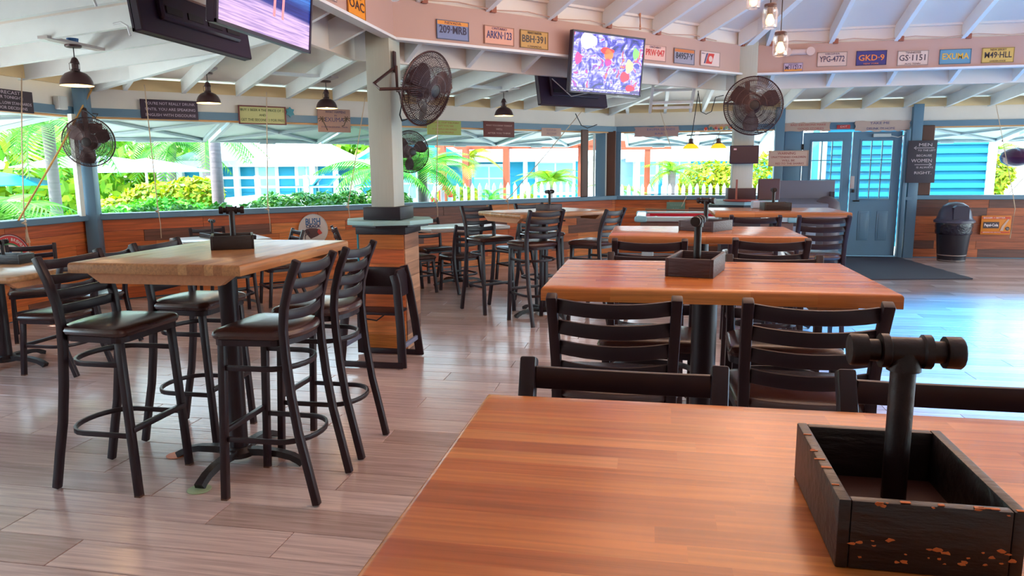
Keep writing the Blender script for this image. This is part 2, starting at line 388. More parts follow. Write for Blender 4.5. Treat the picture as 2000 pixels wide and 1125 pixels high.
wr = sill_wall('wall_right', Vector((4.06, YO, 0)), 0, 3.8, 14, 'wallwood2')
# posts and jambs
def struct(mb, name, m, bev=0, smooth=False, parent=None):
    o = mb.build(name, m, parent, smooth, bev)
    if not parent: tag(o, kind='structure')
    return o
struct(MB().box((-6.17, 7.20, 1.2), (.13, .17, 2.4), rz=PI / 8), 'trim_1', 'blue', .006)
struct(MB().box((-6.16, 7.02, 1.55), (.05, .06, 1.1)), 'trim_2', 'whitetrim')
struct(MB().box((-.86, 12.80, 1.22), (.17, .12, 2.44)), 'trim_3', 'blue', .006)
struct(MB().box((-.97, 12.76, 1.55), (.035, .05, 1.1)), 'trim_4', 'whitetrim')
struct(MB().box((-.765, 12.78, 1.55), (.02, .05, 1.1)), 'trim_5', 'whitetrim')
struct(MB().box((2.06, 12.80, 1.22), (.14, .14, 2.44)), 'trim_6', 'blue', .006)
struct(MB().box((4.13, 12.80, 1.22), (.15, .14, 2.44)), 'trim_7', 'blue', .006)
struct(MB().box((4.0, 12.80, 1.02), (.06, .16, 2.05)), 'trim_8', 'blue', .006)
struct(MB().box((4.09, 12.79, .96), (.12, .14, .05)), 'trim_9', 'blue')
for i, (x, w_) in enumerate(((-1.08, .15), (-.69, .18), (4.31, .19))):
    o = MB().rbox((0, 0, 0), (w_, .035, 1.1), .01, 1).build('storm_board', 'brown'); o.location = (x, 12.80 if i else 12.62, 1.56)
    if i == 0: o.rotation_euler = (0, 0, A45); o.location = (-1.09, 12.25, 1.56)
    tag(o, ['tall brown storm board left of the narrow blue post by the pool lamp window', 'tall brown storm board right of the narrow blue post, beside the pool lamp window', 'brown storm board standing behind the restroom chalkboard'][i], 'board')
struct(MB().box((-.58, 12.925, 2.31), (.14, .14, .27)), 'trim_12', 'panel')
struct(MB().box((-.58, 12.935, 1.09), (.12, .12, 2.18)), 'trim_13', 'blue')
# door wall
wdr = MB(); wdr.box((2.28, 12.88, 1.2), (.32, .08, 2.4)); wdr.box((3.24, 12.89, 2.13), (1.62, .08, .12))
wdo = struct(wdr, 'wall_door', 'doorblue')
MB().box((3.05, 12.86, 2.31), (2.1, .08, .25)).build('fascia_board', 'panel', wdo)
MB().box((2.28, 12.835, .5), (.26, .02, .85)).build('panel', 'doorblue', wdo, bev=.005)
MB().box((2.28, 12.835, 1.55), (.26, .02, 1.1)).build('panel', 'doorblue', wdo, bev=.005)
def door(name, x0, x1, handed):
    w_ = x1 - x0; o = empty(name, (x0, 12.84, 0)); tag(o, kind='structure')
    gx0, gx1, gz0, gz1 = .13, w_ - .13, .95, 1.89
    mb = MB()
    for (a, b, c, d) in ((0, gx0, .02, 2.03), (gx1, w_, .02, 2.03), (gx0, gx1, .02, gz0), (gx0, gx1, gz1, 2.03)):
        mb.box(((a + b) / 2, .02, (c + d) / 2), (b - a, .045, d - c))
    mb.build('door_leaf', 'doorblue', o)
    for px in (gx0 + .005, w_ / 2 + .05):
        MB().box((px + .10, -.006, .51), (.17, .012, .48)).build('panel', 'doorblue', o, bev=.005)
        MB().box((px + .10, -.012, .51), (.11, .012, .42)).build('panel', 'doorblue', o, bev=.005)
    fr = MB()
    for (a, b, c, d) in ((gx0 - .02, gx0 + .01, gz0 - .02, gz1 + .02), (gx1 - .01, gx1 + .02, gz0 - .02, gz1 + .02), (gx0, gx1, gz0 - .02, gz0 + .01), (gx0, gx1, gz1 - .01, gz1 + .02)):
        fr.box(((a + b) / 2, -.004, (c + d) / 2), (b - a, .02, d - c))
    fo = fr.build('window_frame', 'doorblue', o, bev=.003)
    for i in range(3):
        for j in range(3):
            a = gx0 + (gx1 - gx0) * (i + .5) / 3; c = gz0 + (gz1 - gz0) * (j + .5) / 3
            MB().box((a, .02, c), ((gx1 - gx0) / 3 - .014, .006, (gz1 - gz0) / 3 - .014)).build('pane', 'pane', o)
    for i in (1, 2):
        MB().box((gx0 + (gx1 - gx0) * i / 3, .0, (gz0 + gz1) / 2), (.014, .03, gz1 - gz0)).build('muntin', 'doorblue', o)
        MB().box(((gx0 + gx1) / 2, .0, gz0 + (gz1 - gz0) * i / 3), (gx1 - gx0, .03, .014)).build('muntin', 'doorblue', o)
    return o
d1 = door('door_1', 2.45, 3.19, 0); d2 = door('door_2', 3.21, 3.95, 1)
MB().tube([(.06, -.02, .92), (.06, -.06, .92), (.14, -.06, .92)], .012).build('door_handle', 'iron', d2, True)
MB().box((.045, -.02, 1.08), (.04, .02, .05)).build('deadbolt', 'iron', d2, bev=.004)
mb = MB(); mb.box((.42, -.04, 1.965), (.26, .05, .05)); mb.bar([(.5, -.05, 1.965), (.66, -.05, 1.93), (.78, -.02, 1.97)], .02, .012)
mb.build('door_closer', flat((200, 205, 205)), d2)
MB().box((.02, -.03, 1.22), (.06, .03, .2)).build('strike_cover', flat((200, 180, 180)), d2, bev=.004)
for z in (.35, 1.05, 1.8): MB().box((-.01, -.01, z), (.03, .03, .09)).build('hinge', 'iron', d1)

# the rear of the room, behind the camera: plain boarded walls (the right side stays open to the terrace)
for nm, a, b in (('wall_rear', (-1.5, -5.0), (7.2, -5.0)), ('wall_rear_left', (-6.3, -1.0), (-1.5, -5.0)), ('wall_rear_right', (7.2, -5.0), (11.2, -1.0))):
    d_ = Vector((b[0] - a[0], b[1] - a[1], 0)); c_ = (Vector((a[0], a[1], 0)) + d_ / 2); c_.z = 1.25
    struct(MB().box(c_, (d_.length, .1, 2.5), rz=math.atan2(d_.y, d_.x)), nm, 'panel')
# inner columns
def column(name, x0, x1, y0, y1, z1): return struct(MB().box(((x0 + x1) / 2, (y0 + y1) / 2, z1 / 2), (x1 - x0, y1 - y0, z1)), name, 'post', .008)
column('trim_10', -2.20, -2.005, 5.55, 5.80, 2.95)
column('trim_11', .90, 1.12, 8.58, 8.80, 2.95)

# ------------------------------------------------------------------ CEILING
ce = empty('ceiling'); tag(ce, kind='structure')
FACES = {'x': (Vector((XI, XI + KI, 0)), Vector((0, -1, 0)), Vector((-1, 0, 0)), 4.35),
         'd': (Vector((XI, XI + KI, 0)), Vector((R2, R2, 0)), Vector((-R2, R2, 0)), (Vector((YI - KI, YI, 0)) - Vector((XI, XI + KI, 0))).length),
         'y': (Vector((YI - KI, YI, 0)), Vector((1, 0, 0)), Vector((0, 1, 0)), 4.45)}
T8 = math.tan(PI / 8); DW = 4.15
def zin(d): return 2.78 + .33 * d
def zout(d): return 2.385 + .085 * (DW - d)
for k, (P0, u, n, L) in FACES.items():
    c = P0 + u * L / 2
    e0, e1 = 0, L
    def F(t, d, z): return P0 + u * t + n * d + Vector((0, 0, z))
    # inner fascia, hidden outer beam band
    MB().beam(F(0, .03, 2.49), F(L, .03, 2.49), .06, .30).build('fascia_board', 'fascia', ce)
    MB().beam(F(-.01, .02, 2.475), F(L + .01, .02, 2.475), .09, .02).build('edge_strip', 'white', ce)
    x_ = .42 * T8
    MB().beam(F(-x_, .42, 2.36), F(L + x_, .42, 2.36), .05, .55).build('beam', 'panel', ce)
    MB().beam(F(0, .04, 2.79), F(L, .04, 2.79), .03, .20).build('blocking', 'panel', ce)
    MB().add([F(0, -.02, 2.92), F(L, -.02, 2.92), F(L + .25, .6, 2.92), F(-.25, .6, 2.92), F(0, -.02, 2.95), F(L, -.02, 2.95), F(L + .25, .6, 2.95), F(-.25, .6, 2.95)], [(0, 1, 2, 3), (7, 6, 5, 4), (0, 4, 5, 1), (1, 5, 6, 2), (2, 6, 7, 3), (3, 7, 4, 0)]).build('cover_board', 'panel', ce)
    nb = round(L / .65)
    for i in range(nb):
        t = (i + .5) * L / nb
        MB().beam(F(t, .06, 2.52), F(t, .40, 2.37), .04, .2).build('rafter', 'rafter', ce)
    # inner rafters up to the middle
    ts = [(i + .35) * .65 for i in range(int(L / .65) + 1)]
    for t in ts:
        if t > L - .1: continue
        dm = min(4.6, 2.414 * min(t, L - t) + .02)
        MB().beam(F(t, 0, zin(0)), F(t, -dm, zin(dm)), .045, .16).build('rafter', 'rafter', ce)
        o = MB().box((0, 0, 0), (.05, .03, .05)).build('tie_bracket', flat((150, 80, 60)), ce); o.location = F(t + .04, -.02, 2.80); o.rotation_euler = (0, 0, math.atan2(u.y, u.x))
    # inner sheathing: one panel per rafter bay, and a seam board
    tt = [0] + [t for t in ts if t < L - .1] + [L]
    for a, b in zip(tt, tt[1:]):
        da, db = min(5.2, 2.414 * min(a, L - a)), min(5.2, 2.414 * min(b, L - b)); h = .155
        vs = [F(a, 0, zin(0) + h), F(b, 0, zin(0) + h), F(b, -db, zin(db) + h), F(a, -da, zin(da) + h)]
        if a < L / 2 < b: vs = vs[:3] + [F(L / 2, -5.2, zin(5.2) + h)] + vs[3:]
        q = MB(); up = Vector((0, 0, .02)); nn = len(vs)
        q.add(vs + [v + up for v in vs], [tuple(range(nn)), tuple(range(2 * nn - 1, nn - 1, -1))] + [(i, i + nn, (i + 1) % nn + nn, (i + 1) % nn) for i in range(nn)])
        q.build('panel', 'panel', ce)
        if min(da, db) > 1.3:
            MB().beam(F(a, -1.0, zin(1.0) + h - .012), F(b, -1.0, zin(1.0) + h - .012), .02, .01).build('batten', 'white', ce)
    # outer rafters
    tl = -DW * T8; TR = L + DW * T8
    ts = []; t = tl + .31
    while t < TR - .1: ts.append(t); t += .62
    for t in ts:
        d0 = .45 if 0 <= t <= L else max(.45, ((-t) if t < 0 else (t - L)) / T8)
        if DW - d0 < .15: continue
        MB().beam(F(t, d0, zout(d0)), F(t, DW + .05, zout(DW)), .045, .17).build('rafter', 'rafter', ce)
    tt = [tl] + ts + [TR]
    for a, b in zip(tt, tt[1:]):
        def d0(t): return .40 if 0 <= t <= L else ((-t) if t < 0 else (t - L)) / T8
        h = .165; vs = [F(a, DW + .6, zout(DW + .6) + h), F(b, DW + .6, zout(DW + .6) + h), F(b, d0(b), zout(d0(b)) + h), F(a, d0(a), zout(d0(a)) + h)]
        q = MB(); up = Vector((0, 0, .02)); nn = len(vs)
        q.add(vs + [v + up for v in vs], [tuple(range(nn)), tuple(range(2 * nn - 1, nn - 1, -1))] + [(i, i + nn, (i + 1) % nn + nn, (i + 1) % nn) for i in range(nn)])
        q.build('panel', 'panel', ce)
        # blocking between the rafters a metre above the wall, and eave blocking
        for dd in ((1.25, 2.7) if k == 'd' else (1.3,) if k == 'x' else ()):
            if d0(a) < DW - dd and d0(b) < DW - dd and (ts.index(b) % 2 if b in ts else 0):
                MB().beam(F(a + .02, DW - dd, zout(DW - dd) + .03), F(b - .02, DW - dd, zout(DW - dd) + .03), .09, .03).build('blocking', 'rafter', ce)
        MB().beam(F(a, DW - .02, 2.40), F(b, DW - .02, 2.40), .03, .13).build('blocking', flat((232, 200, 150)), ce)
# hip rafters
for Pc, dv in ((Vector((XI, XI + KI, 0)), None), (Vector((YI - KI, YI, 0)), None)):
    pass
hipd = {0: Vector((-DW, DW * T8, 0)), 1: Vector((-DW * T8, DW, 0))}
for i, Pc in enumerate((Vector((XI, XI + KI, 0)), Vector((YI - KI, YI, 0)))):
    h = hipd[i]
    MB().beam(Pc + h * .1 + Vector((0, 0, zout(.42) - .02)), Pc + h * 1.0 + Vector((0, 0, zout(DW) - .02)), .06, .18).build('hip_rafter', 'rafter', ce)
    MB().beam(Pc + Vector((0, 0, zin(0) - .02)), Pc - h * 1.2 + Vector((0, 0, zin(DW * 1.2) - .02)), .07, .19).build('hip_rafter', 'rafter', ce)
# rest of the roof (right and rear sides, plain deck that shades the room)
apex = Vector((1.9, 3.2, 4.65)); ring = [Vector((YI - KI + 4.45, YI, 2.93)), Vector((8.6, 5.5, 2.93)), Vector((8.6, 1.2, 2.93)), Vector((5.45, -2.0, 2.93)), Vector((1.0, -2.0, 2.93)), Vector((-2.0, 1.3, 2.93))]
for a, b in zip(ring, ring[1:]):
    MB().add([a, b, apex, a + Vector((0, 0, .03)), b + Vector((0, 0, .03)), apex + Vector((0, 0, .03))], [(0, 1, 2), (5, 4, 3), (0, 3, 4, 1), (1, 4, 5, 2), (2, 5, 3, 0)]).build('panel', 'panel', ce)
ring2 = [Vector((7.4, 13.45, 2.50)), Vector((11.5, 9.5, 2.50)), Vector((11.5, -1.0, 2.50)), Vector((7.2, -5.5, 2.50)), Vector((-1.5, -5.5, 2.50)), Vector((-6.83, -1.0, 2.50))]
ringi = [Vector((v.x, v.y, 2.90)) for v in ring]
for (a, b), (c, d) in zip(zip(ringi, ringi[1:]), zip(ring2, ring2[1:])):
    up = Vector((0, 0, .03)); MB().add([a, b, d, c, a + up, b + up, d + up, c + up], [(0, 1, 2, 3), (7, 6, 5, 4), (0, 4, 5, 1), (1, 5, 6, 2), (2, 6, 7, 3), (3, 7, 4, 0)]).build('panel', 'panel', ce)
a, b, c, d = ringi[-1], Vector((XI, 1.3, 2.9)), Vector((XO - .6, 2.9, 2.5)), Vector((-6.83, -1.0, 2.5))
MB().add([ringi[-1], Vector((-2.0, 3.0, 2.90)), Vector((-6.83, 3.0, 2.52)), ring2[-1]] + [v + Vector((0, 0, .03)) for v in (ringi[-1], Vector((-2.0, 3.0, 2.90)), Vector((-6.83, 3.0, 2.52)), ring2[-1])], [(0, 1, 2, 3), (7, 6, 5, 4), (0, 4, 5, 1), (1, 5, 6, 2), (2, 6, 7, 3), (3, 7, 4, 0)]).build('panel', 'panel', ce)
# barn lamp boards are part of each lamp; loose conduit loops stapled to the left rafters
for i, (x, y, z, sx) in enumerate(((-3.55, 3.55, 2.60, .12), (-3.6, 4.35, 2.57, .10), (-3.9, 5.05, 2.52, .09), (-4.6, 4.6, 2.5, .08))):
    pts = [(x - sx, y, z + .05), (x - sx * .3, y, z + .06), (x + sx * .3, y, z + .03), (x + sx * .5, y, z - .04)]
    MB().tube(pts, .008, 6).build('conduit', 'white', ce, True)

# ------------------------------------------------------------------ FURNITURE
def staves(w_, d_, th, parent, m, n=18, z=0, seed=0):
    rnd = random.Random(seed); h = d_ / n; r = .012
    for j in range(n):
        x = -w_ / 2; first = True
        while x < w_ / 2 - 1e-4:
            ln = rnd.uniform(.16, .44); e = x + ln
            if w_ / 2 - e < .12: e = w_ / 2
            bx0, bx1, by0, by1 = x <= -w_ / 2 + 1e-5, e >= w_ / 2 - 1e-5, j == 0, j == n - 1
            xa, xb, ya, yb = x, e, -d_ / 2 + j * h, -d_ / 2 + (j + 1) * h; vs = []
            lv = [(0, -th), (0, -r)] + [(r * (1 - math.cos(a)), -r * (1 - math.sin(a))) for a in (.5, 1.0, PI / 2)]
            if not (bx0 or bx1 or by0 or by1): lv = [(0, -th), (0, 0)]
            for ins, zz in lv:
                vs += [(xa + ins * bx0, ya + ins * by0, z + zz), (xb - ins * bx1, ya + ins * by0, z + zz), (xb - ins * bx1, yb - ins * by1, z + zz), (xa + ins * bx0, yb - ins * by1, z + zz)]
            k = len(lv); fs = [(3, 2, 1, 0), (4 * k - 4, 4 * k - 3, 4 * k - 2, 4 * k - 1)]
            for i in range(k - 1):
                for q in range(4): fs.append((4 * i + q, 4 * i + (q + 1) % 4, 4 * i + 4 + (q + 1) % 4, 4 * i + 4 + q))
            cx, cy_ = (xa + xb) / 2, (ya + yb) / 2
            o = MB().add([(a - cx, b - cy_, c) for a, b, c in vs], fs).build('stave', m, parent, smooth=True); o.location = (cx, cy_, 0)
            x = e
def blockmat(name, base, base2, rough):
    m, t, b = newmat(name); N = t.nodes.new; L = t.links.new
    tcn = N('ShaderNodeTexCoord'); br = N('ShaderNodeTexBrick'); br.inputs['Scale'].default_value = 1; br.inputs['Brick Width'].default_value = .45; br.inputs['Row Height'].default_value = .042
    br.inputs['Mortar Size'].default_value = .0006; br.inputs['Color1'].default_value = base; br.inputs['Color2'].default_value = base2; br.inputs['Mortar'].default_value = [c * .5 for c in base[:3]] + [1]
    L(tcn.outputs['Object'], br.inputs['Vector']); mp = N('ShaderNodeMapping'); mp.inputs['Scale'].default_value = (1.5, 30, 30); n = N('ShaderNodeTexNoise'); n.inputs['Scale'].default_value = 1; n.inputs['Detail'].default_value = 6
    L(tcn.outputs['Object'], mp.inputs[0]); L(mp.outputs[0], n.inputs['Vector']); cr = N('ShaderNodeValToRGB'); cr.color_ramp.elements[0].position = .3; cr.color_ramp.elements[0].color = (.62, .62, .62, 1); cr.color_ramp.elements[1].position = .7; cr.color_ramp.elements[1].color = (1.15, 1.15, 1.15, 1)
    L(n.outputs[0], cr.inputs[0]); mx = N('ShaderNodeMixRGB'); mx.blend_type = 'MULTIPLY'; mx.inputs[0].default_value = 1; L(br.outputs[0], mx.inputs[1]); L(cr.outputs[0], mx.inputs[2]); L(mx.outputs[0], b.inputs['Base Color']); b.inputs['Roughness'].default_value = rough
    return m
M['blockO'] = blockmat('block_top_orange', S(196, 128, 80), S(178, 108, 64), .25)
M['blockT'] = blockmat('block_top_tan', S(206, 154, 104), S(184, 130, 86), .3)

def pedestal(t, h, rz=0, R=.35, pr=.045):
    MB().lathe([(pr, .05), (pr, h)], 20).build('pole', 'metal', t, True)
    b = MB(); b.lathe([(.075, .035), (.075, .06), (.055, .085)], 20)
    for i in range(4):
        a = rz + i * PI / 2; c, s = math.cos(a), math.sin(a)
        pts = [(q * c, q * s, z) for q, z in ((.02, .055), (.12, .062), (.22, .058), (R - .06, .044), (R - .02, .026), (R, .014))]
        b.sweep(pts, [(-.026, -.014), (.026, -.014), (.020, .016), (-.020, .016)], scales=[1.15, 1.1, 1, .95, .95, 1])
    b.build('base', 'iron', t, True)
    q = MB()
    for a in (A45, -A45): q.bar([(-.22 * math.cos(a), -.22 * math.sin(a), h - .01), (.22 * math.cos(a), .22 * math.sin(a), h - .01)], .04, .012)
    q.build('top_plate', 'iron', t)
def table(name, label, loc, rz, w_, d_, m, h=1.087, stv=None, cleats=True, th=.045, group=None, pole_h=None, brz=0):
    t = empty(name, loc, rz); tag(t, label, 'table', group)
    if stv: staves(w_, d_, th, t, m, 20, h, stv)
    else: MB().rbox((0, 0, h - th / 2), (w_, d_, th), .012, 2).build('tabletop', m, t, True)
    zz = h - th
    if cleats:
        for sgn in (-1, 1):
            yb = w_ / 2 - .06; L2 = d_ / 2 - .05
            poly = [(-L2, zz), (L2, zz), (L2 - .07, zz - .048), (-L2 + .07, zz - .048)]
            o = MB().prism(poly, 'X', sgn * yb - .02, sgn * yb + .02).build('cleat', 'cleat', t)
        zz2 = zz - .048
        MB().box((0, 0, zz - .024), (w_ - .2, .09, .046)).build('support_rail', 'cleat', t)
        pedestal(t, zz - .046, brz)
    else: pedestal(t, zz, brz)
    return t
T0 = table('high_table', 'nearest orange butcher-block high table with the large black caddy on it', (.265, .845, 0), 0, 1.09, .752, 'orangewood', h=1.07, stv=3, cleats=False)
T1 = table('high_table', 'tan butcher-block high table at left with visible black pole and four stools around it', (-2.04, 3.22, 0), PI / 2, 1.09, .807, 'tanwood', stv=5, brz=PI / 2)
T2 = table('high_table', 'orange butcher-block high table behind the nearest one, worn black caddy in its middle', (.202, 2.676, 0), 0, 1.09, .747, 'orangewood', stv=8, cleats=False)
T3 = table('high_table', 'third orange high table of the right row, caddy turned at an angle', (.311, 4.562, 0), 0, 1.09, .747, 'blockO', cleats=False)
T4 = table('high_table', 'farthest orange high table of the right row, in front of the blue doors', (1.11, 6.93, 0), 0, 1.12, .80, 'blockO', cleats=False)
T5 = table('high_table', 'high table turned diagonally in the middle of the room under a grey caddy', (-1.05, 7.25, 0), A45, 1.09, .747, 'blockT', h=1.06)
o = MB().box((.3, 0, 0), (.12, .6, .045)).build('cleat', 'cleat', T2); o.location = (.08, 0, 1.02)

def seat_outline(wf, wr_, yf, yr, n=8):
    pts = []; rf = .045
    for cx, a0 in ((wf / 2 - rf, 0), (-wf / 2 + rf, PI / 2)):
        for i in range(5): a = a0 + PI / 2 * i / 4; pts.append((cx + rf * math.cos(a), yf - rf + rf * math.sin(a)))
    for i in range(1, 2 * n):
        a = PI * i / (2 * n); x = -wr_ / 2 * math.cos(a); y = yr + .11 - .11 * math.sin(a) ** .8
        pts.append((x, y))
    return pts
def cushion(zb, th):
    out = seat_outline(.425, .40, .215, -.165); cx, cy_ = 0, .03; mb = MB(); vs = []; n = len(out)
    lv = [(.955, 0), (.99, .006), (1.0, .014), (1.012, .02), (1.0, .026), (.985, .034), (.94, th * .78), (.8, th * .93), (.55, th), (.25, th + .003)]
    for k, z in lv: vs += [(cx + (x - cx) * k, cy_ + (y - cy_) * k, zb + z) for x, y in out]
    fs = [tuple(reversed(range(n)))]
    for j in range(len(lv) - 1):
        for i in range(n): fs.append((j * n + i, j * n + (i + 1) % n, (j + 1) * n + (i + 1) % n, (j + 1) * n + i))
    fs.append(tuple(range((len(lv) - 1) * n, len(lv) * n)))
    return mb.add(vs, fs)
def make_chair(name, sh, top, rings, label, group, loc, rz):
    """faces local +Y; sh = seat height, top = height of the posts"""
    t = empty(name, loc, rz); tag(t, label, name.split('_')[-1], group); zb = sh - .045
    cushion(zb, .052).build('seat', 'vinyl', t, True)
    out = seat_outline(.40, .375, .20, -.145)
    MB().bar([(x, y, zb - .012) for x, y in out], .014, .026, closed=True).build('seat_frame', 'metal', t)
    for s in (-1, 1):
        MB().bar([(s * .178, .17, zb - .01), (s * .186, .205, 0.006)], .032, .032, up=(0, 1, 0)).build('leg', 'metal', t, bev=.004)
        H = top - sh
        pts = [(s * .178, -.235, .006), (s * .178, -.20, sh * .22), (s * .177, -.165, sh * .42), (s * .176, -.14, sh * .64), (s * .175, -.125, sh * .85), (s * .175, -.12, sh), (s * .177, -.13, sh + H * .3), (s * .18, -.16, sh + H * .65), (s * .182, -.205, top)]
        MB().bar(pts, .032, .034, up=(0, 1, 0)).build('back_post', 'metal', t, bev=.005)
        MB().box((s * .186, .205, .006), (.03, .03, .012)).build('foot_cap', flat((96, 66, 50)), t)
    for k in range(4):
        z = top - .034 - .068 * k; f = (z - sh) / H; y0 = -.12 - .08 * max(0, f) ** 1.6
        pts = [(x, y0 - .030 * (1 - (x / .17) ** 2), z - .010 * (1 - (x / .17) ** 2)) for x in [(-.168 + .336 * i / 8) for i in range(9)]]
        MB().bar(pts, .013, .044).build('slat', 'metal', t, bev=.003)
    for z, back in rings:
        f = z / zb; yf = .205 - .035 * f; pts = [(.18, yf, z)]; yb = -back
        for i in range(13):
            a = PI * i / 12; pts.append((.178 * math.cos(a) if abs(math.cos(a)) > .01 else 0, yb + .13 - .13 * math.sin(a) - .0, z))
        pts.append((-.18, yf, z))
        MB().bar(pts, .013, .024).build('foot_ring', 'metal', t, bev=.003)
    z = rings[-1][0] + (.03 if len(rings) > 1 else 0)
    MB().bar([(-.185, .2, z), (.185, .2, z)], .022, .026).build('stretcher', 'metal', t, bev=.003)
    return t
STG = None
s0 = make_chair('bar_stool', .79, 1.095, [(.615, .15), (.285, .19)], 'dark bar stool nearest the camera on the left side of the tan table', 'ladder-back bar stools', (-2.475, 2.945, 0), -PI / 2)
def stool(x, y, rz, label): return copy_tree(s0, (x, y, 0), rz, label)
L_, R_, F_, N_ = PI / 2, -PI / 2, 0, PI     # facing -X, +X, +Y, -Y
stool(-2.475, 3.56, R_, 'bar stool on the far left corner of the tan table, behind the nearest left stool')
stool(-1.655, 2.985, L_, 'front stool of the two on the right side of the tan table')
stool(-1.66, 3.51, L_, 'rear stool of the two on the right side of the tan table')
stool(-.10, 2.31, F_, 'bar stool at the near left side of the second orange table')
stool(.465, 2.30, F_ - .03, 'bar stool at the near right side of the second orange table')
stool(-.055, 1.17, N_ - .04, 'bar stool tucked under the far left edge of the nearest table')
stool(.535, 1.17, N_ - .02, 'bar stool tucked under the far right edge of the nearest table')
stool(.0, 4.10, F_, 'bar stool at the near left side of the third orange table')
stool(.63, 4.19, F_, 'bar stool at the near right side of the third orange table')
stool(.015, 3.05, N_, 'bar stool at the far left side of the second orange table, partly behind its caddy')
stool(.52, 3.02, N_, 'bar stool at the far right side of the second orange table')
stool(.815, 6.17, F_, 'bar stool at the near left side of the farthest orange table')
stool(1.32, 6.16, F_, 'bar stool at the near right side of the farthest orange table')
FS, FN = A45 + PI + .0, A45
# diagonal table: stools on its south-east side face (-1,1), those on the north-west side face (1,-1)
stool(-1.07, 6.86, PI / 4 - .08, 'bar stool on the near side of the diagonal table below its caddy')
stool(-.50, 7.05, PI / 4 + .35, 'bar stool on the right side of the diagonal table, side on')
stool(-1.66, 7.37, -3 * PI / 4 + .05, 'bar stool at the left end of the diagonal table, curved rear legs toward the aisle')
stool(-1.2, 7.95, -3 * PI / 4, 'bar stool on the far side of the diagonal table')

tl6 = table('dining_table', 'low wooden dining table at the left edge of the room with a black caddy', (-4.88, 4.65, 0), 0, 1.1, .9, 'blockT', h=.76)
tl7 = table('dining_table', 'low pale dining table seen to the right of the wooden column box', (-2.44, 9.08, 0), A45, 1.15, .75, 'greytop', h=.76, cleats=False)
tl8 = table('dining_table', 'low pale dining table behind the tan high table, at the long window', (-4.58, 7.15, 0), A45, .9, .75, 'greytop', h=.76, cleats=False)
c0 = make_chair('dining_chair', .46, .83, [(.22, .17)], 'dining chair nearest the low left table, blue light on its seat', 'low ladder-back dining chairs', (-4.30, 4.61, 0), PI / 2)
def chair(x, y, rz, label): return copy_tree(c0, (x, y, 0), rz, label)
chair(-4.62, 5.36, L_, 'dining chair farther from the camera at the low left table')
chair(-2.25, 8.55, A45, 'dining chair with its back to the camera at the low table beside the column box')
chair(-2.80, 8.36, -A45, 'dining chair at the left end of the low table beside the column box')
chair(-2.85, 9.35, -3 * A45, 'dining chair on the window side of the low table beside the column box')
chair(-1.75, 9.55, 3 * A45, 'dining chair at the right end of the low table beside the column box')
chair(-4.02, 7.42, 3 * A45, 'dining chair at the right end of the low table behind the tan table')
chair(-4.22, 6.78, A45, 'dining chair on the room side of the low table behind the tan table')
chair(-4.95, 7.55, -3 * A45, 'dining chair on the window side of the low table behind the tan table')
chair(-3.45, 8.05, -A45 * 1.3, 'dining chair beside the round fish sign, between the tan table and the column')
chair(-5.42, 5.55, -A45 * 3, 'dining chair by the left window wall behind the low left table')

# ------------------------------------------------------------------ caddies
def caddy(loc, rz, w_, d_, h, label, px, py, ph, tee, m='crate', chips=False, pr=.0135):
    t = empty('pipe_caddy', loc, rz); tag(t, label, 'caddy', 'pipe-handled wooden caddies'); th = .012
    MB().box((0, 0, .006), (w_ - .004, d_ - .004, .008)).build('bottom', flat((70, 36, 30)), t)
    for s in (-1, 1):
        MB().box((s * (w_ / 2 - th / 2), 0, h / 2), (th, d_, h)).build('side_board', m, t, bev=.002)
        MB().box((0, s * (d_ / 2 - th / 2), h / 2), (w_ - 2 * th, th, h - .001)).build('side_board', m, t, bev=.002)
    if chips:
        rnd = random.Random(4)
        for i in range(34):
            q = MB(); fx = rnd.uniform(-.45, .45) * w_; fz = rnd.choice([h - rnd.uniform(0, .004), rnd.uniform(.01, .035), rnd.uniform(.01, .03)]); s = rnd.uniform(.001, .0035)
            n = 7; ring_ = [(fx + s * rnd.uniform(.6, 1.8) * math.cos(a * 2 * PI / n), -d_ / 2 - .0004, min(h + .0002, fz + s * rnd.uniform(.3, .8) * math.sin(a * 2 * PI / n))) for a in range(n)]
            q.add(ring_ + [(a, b + .0006, c) for a, b, c in ring_], [tuple(range(n)), tuple(range(2 * n - 1, n - 1, -1))] + [(i_, i_ + n, (i_ + 1) % n + n, (i_ + 1) % n) for i_ in range(n)]); q.build('paint_chip', 'chip', t)
        for i in range(12):
            fx = rnd.choice([-w_ / 2 + rnd.uniform(0, .008), rnd.uniform(-.2, .5) * w_]); fy = -d_ / 2 + .003 if fx > -w_ / 2 + .01 else rnd.uniform(-.4, .4) * d_
            MB().rbox((fx, fy, h + .0004), (rnd.uniform(.004, .012), rnd.uniform(.002, .005), .001), .0004, 1).build('paint_chip', 'chip', t)
    MB().lathe([(pr, .008), (pr, ph)], 14, (px, py, 0)).build('pipe', 'iron', t, True)
    f = MB(); T = Matrix.Translation((px, py, ph))
    f.lathe([(pr * 1.0, -.022), (pr * 1.35, -.022), (pr * 1.35, -.008), (pr * 1.2, 0)], 14, T=T)
    Tx = T @ Matrix.Rotation(PI / 2, 4, 'Y') @ Matrix.Translation((0, 0, 0))
    if tee != 'x': Tx = T @ Matrix.Rotation(-PI / 2, 4, 'X')
    r = pr
    prof = [(r * 1.3, -.026), (r * 1.45, -.026), (r * 1.45, -.018), (r * 1.2, -.016), (r * 1.2, .016), (r * 1.45, .018), (r * 1.45, .026), (r * 1.3, .026)]
    f.lathe(prof, 14, T=Tx); f.build('tee_fitting', 'iron', t, True)
    for s in (-1, 1):
        g = MB(); g.lathe([(r * .8, s * .026), (r * .95, s * .028), (r * .95, s * .040), (r * 1.35, s * .0405), (r * 1.38, s * .056), (r * 1.25, s * .0585), (r * .7, s * .059)], 14, T=Tx)
        g.build('end_cap', 'iron', t, True)
    return t
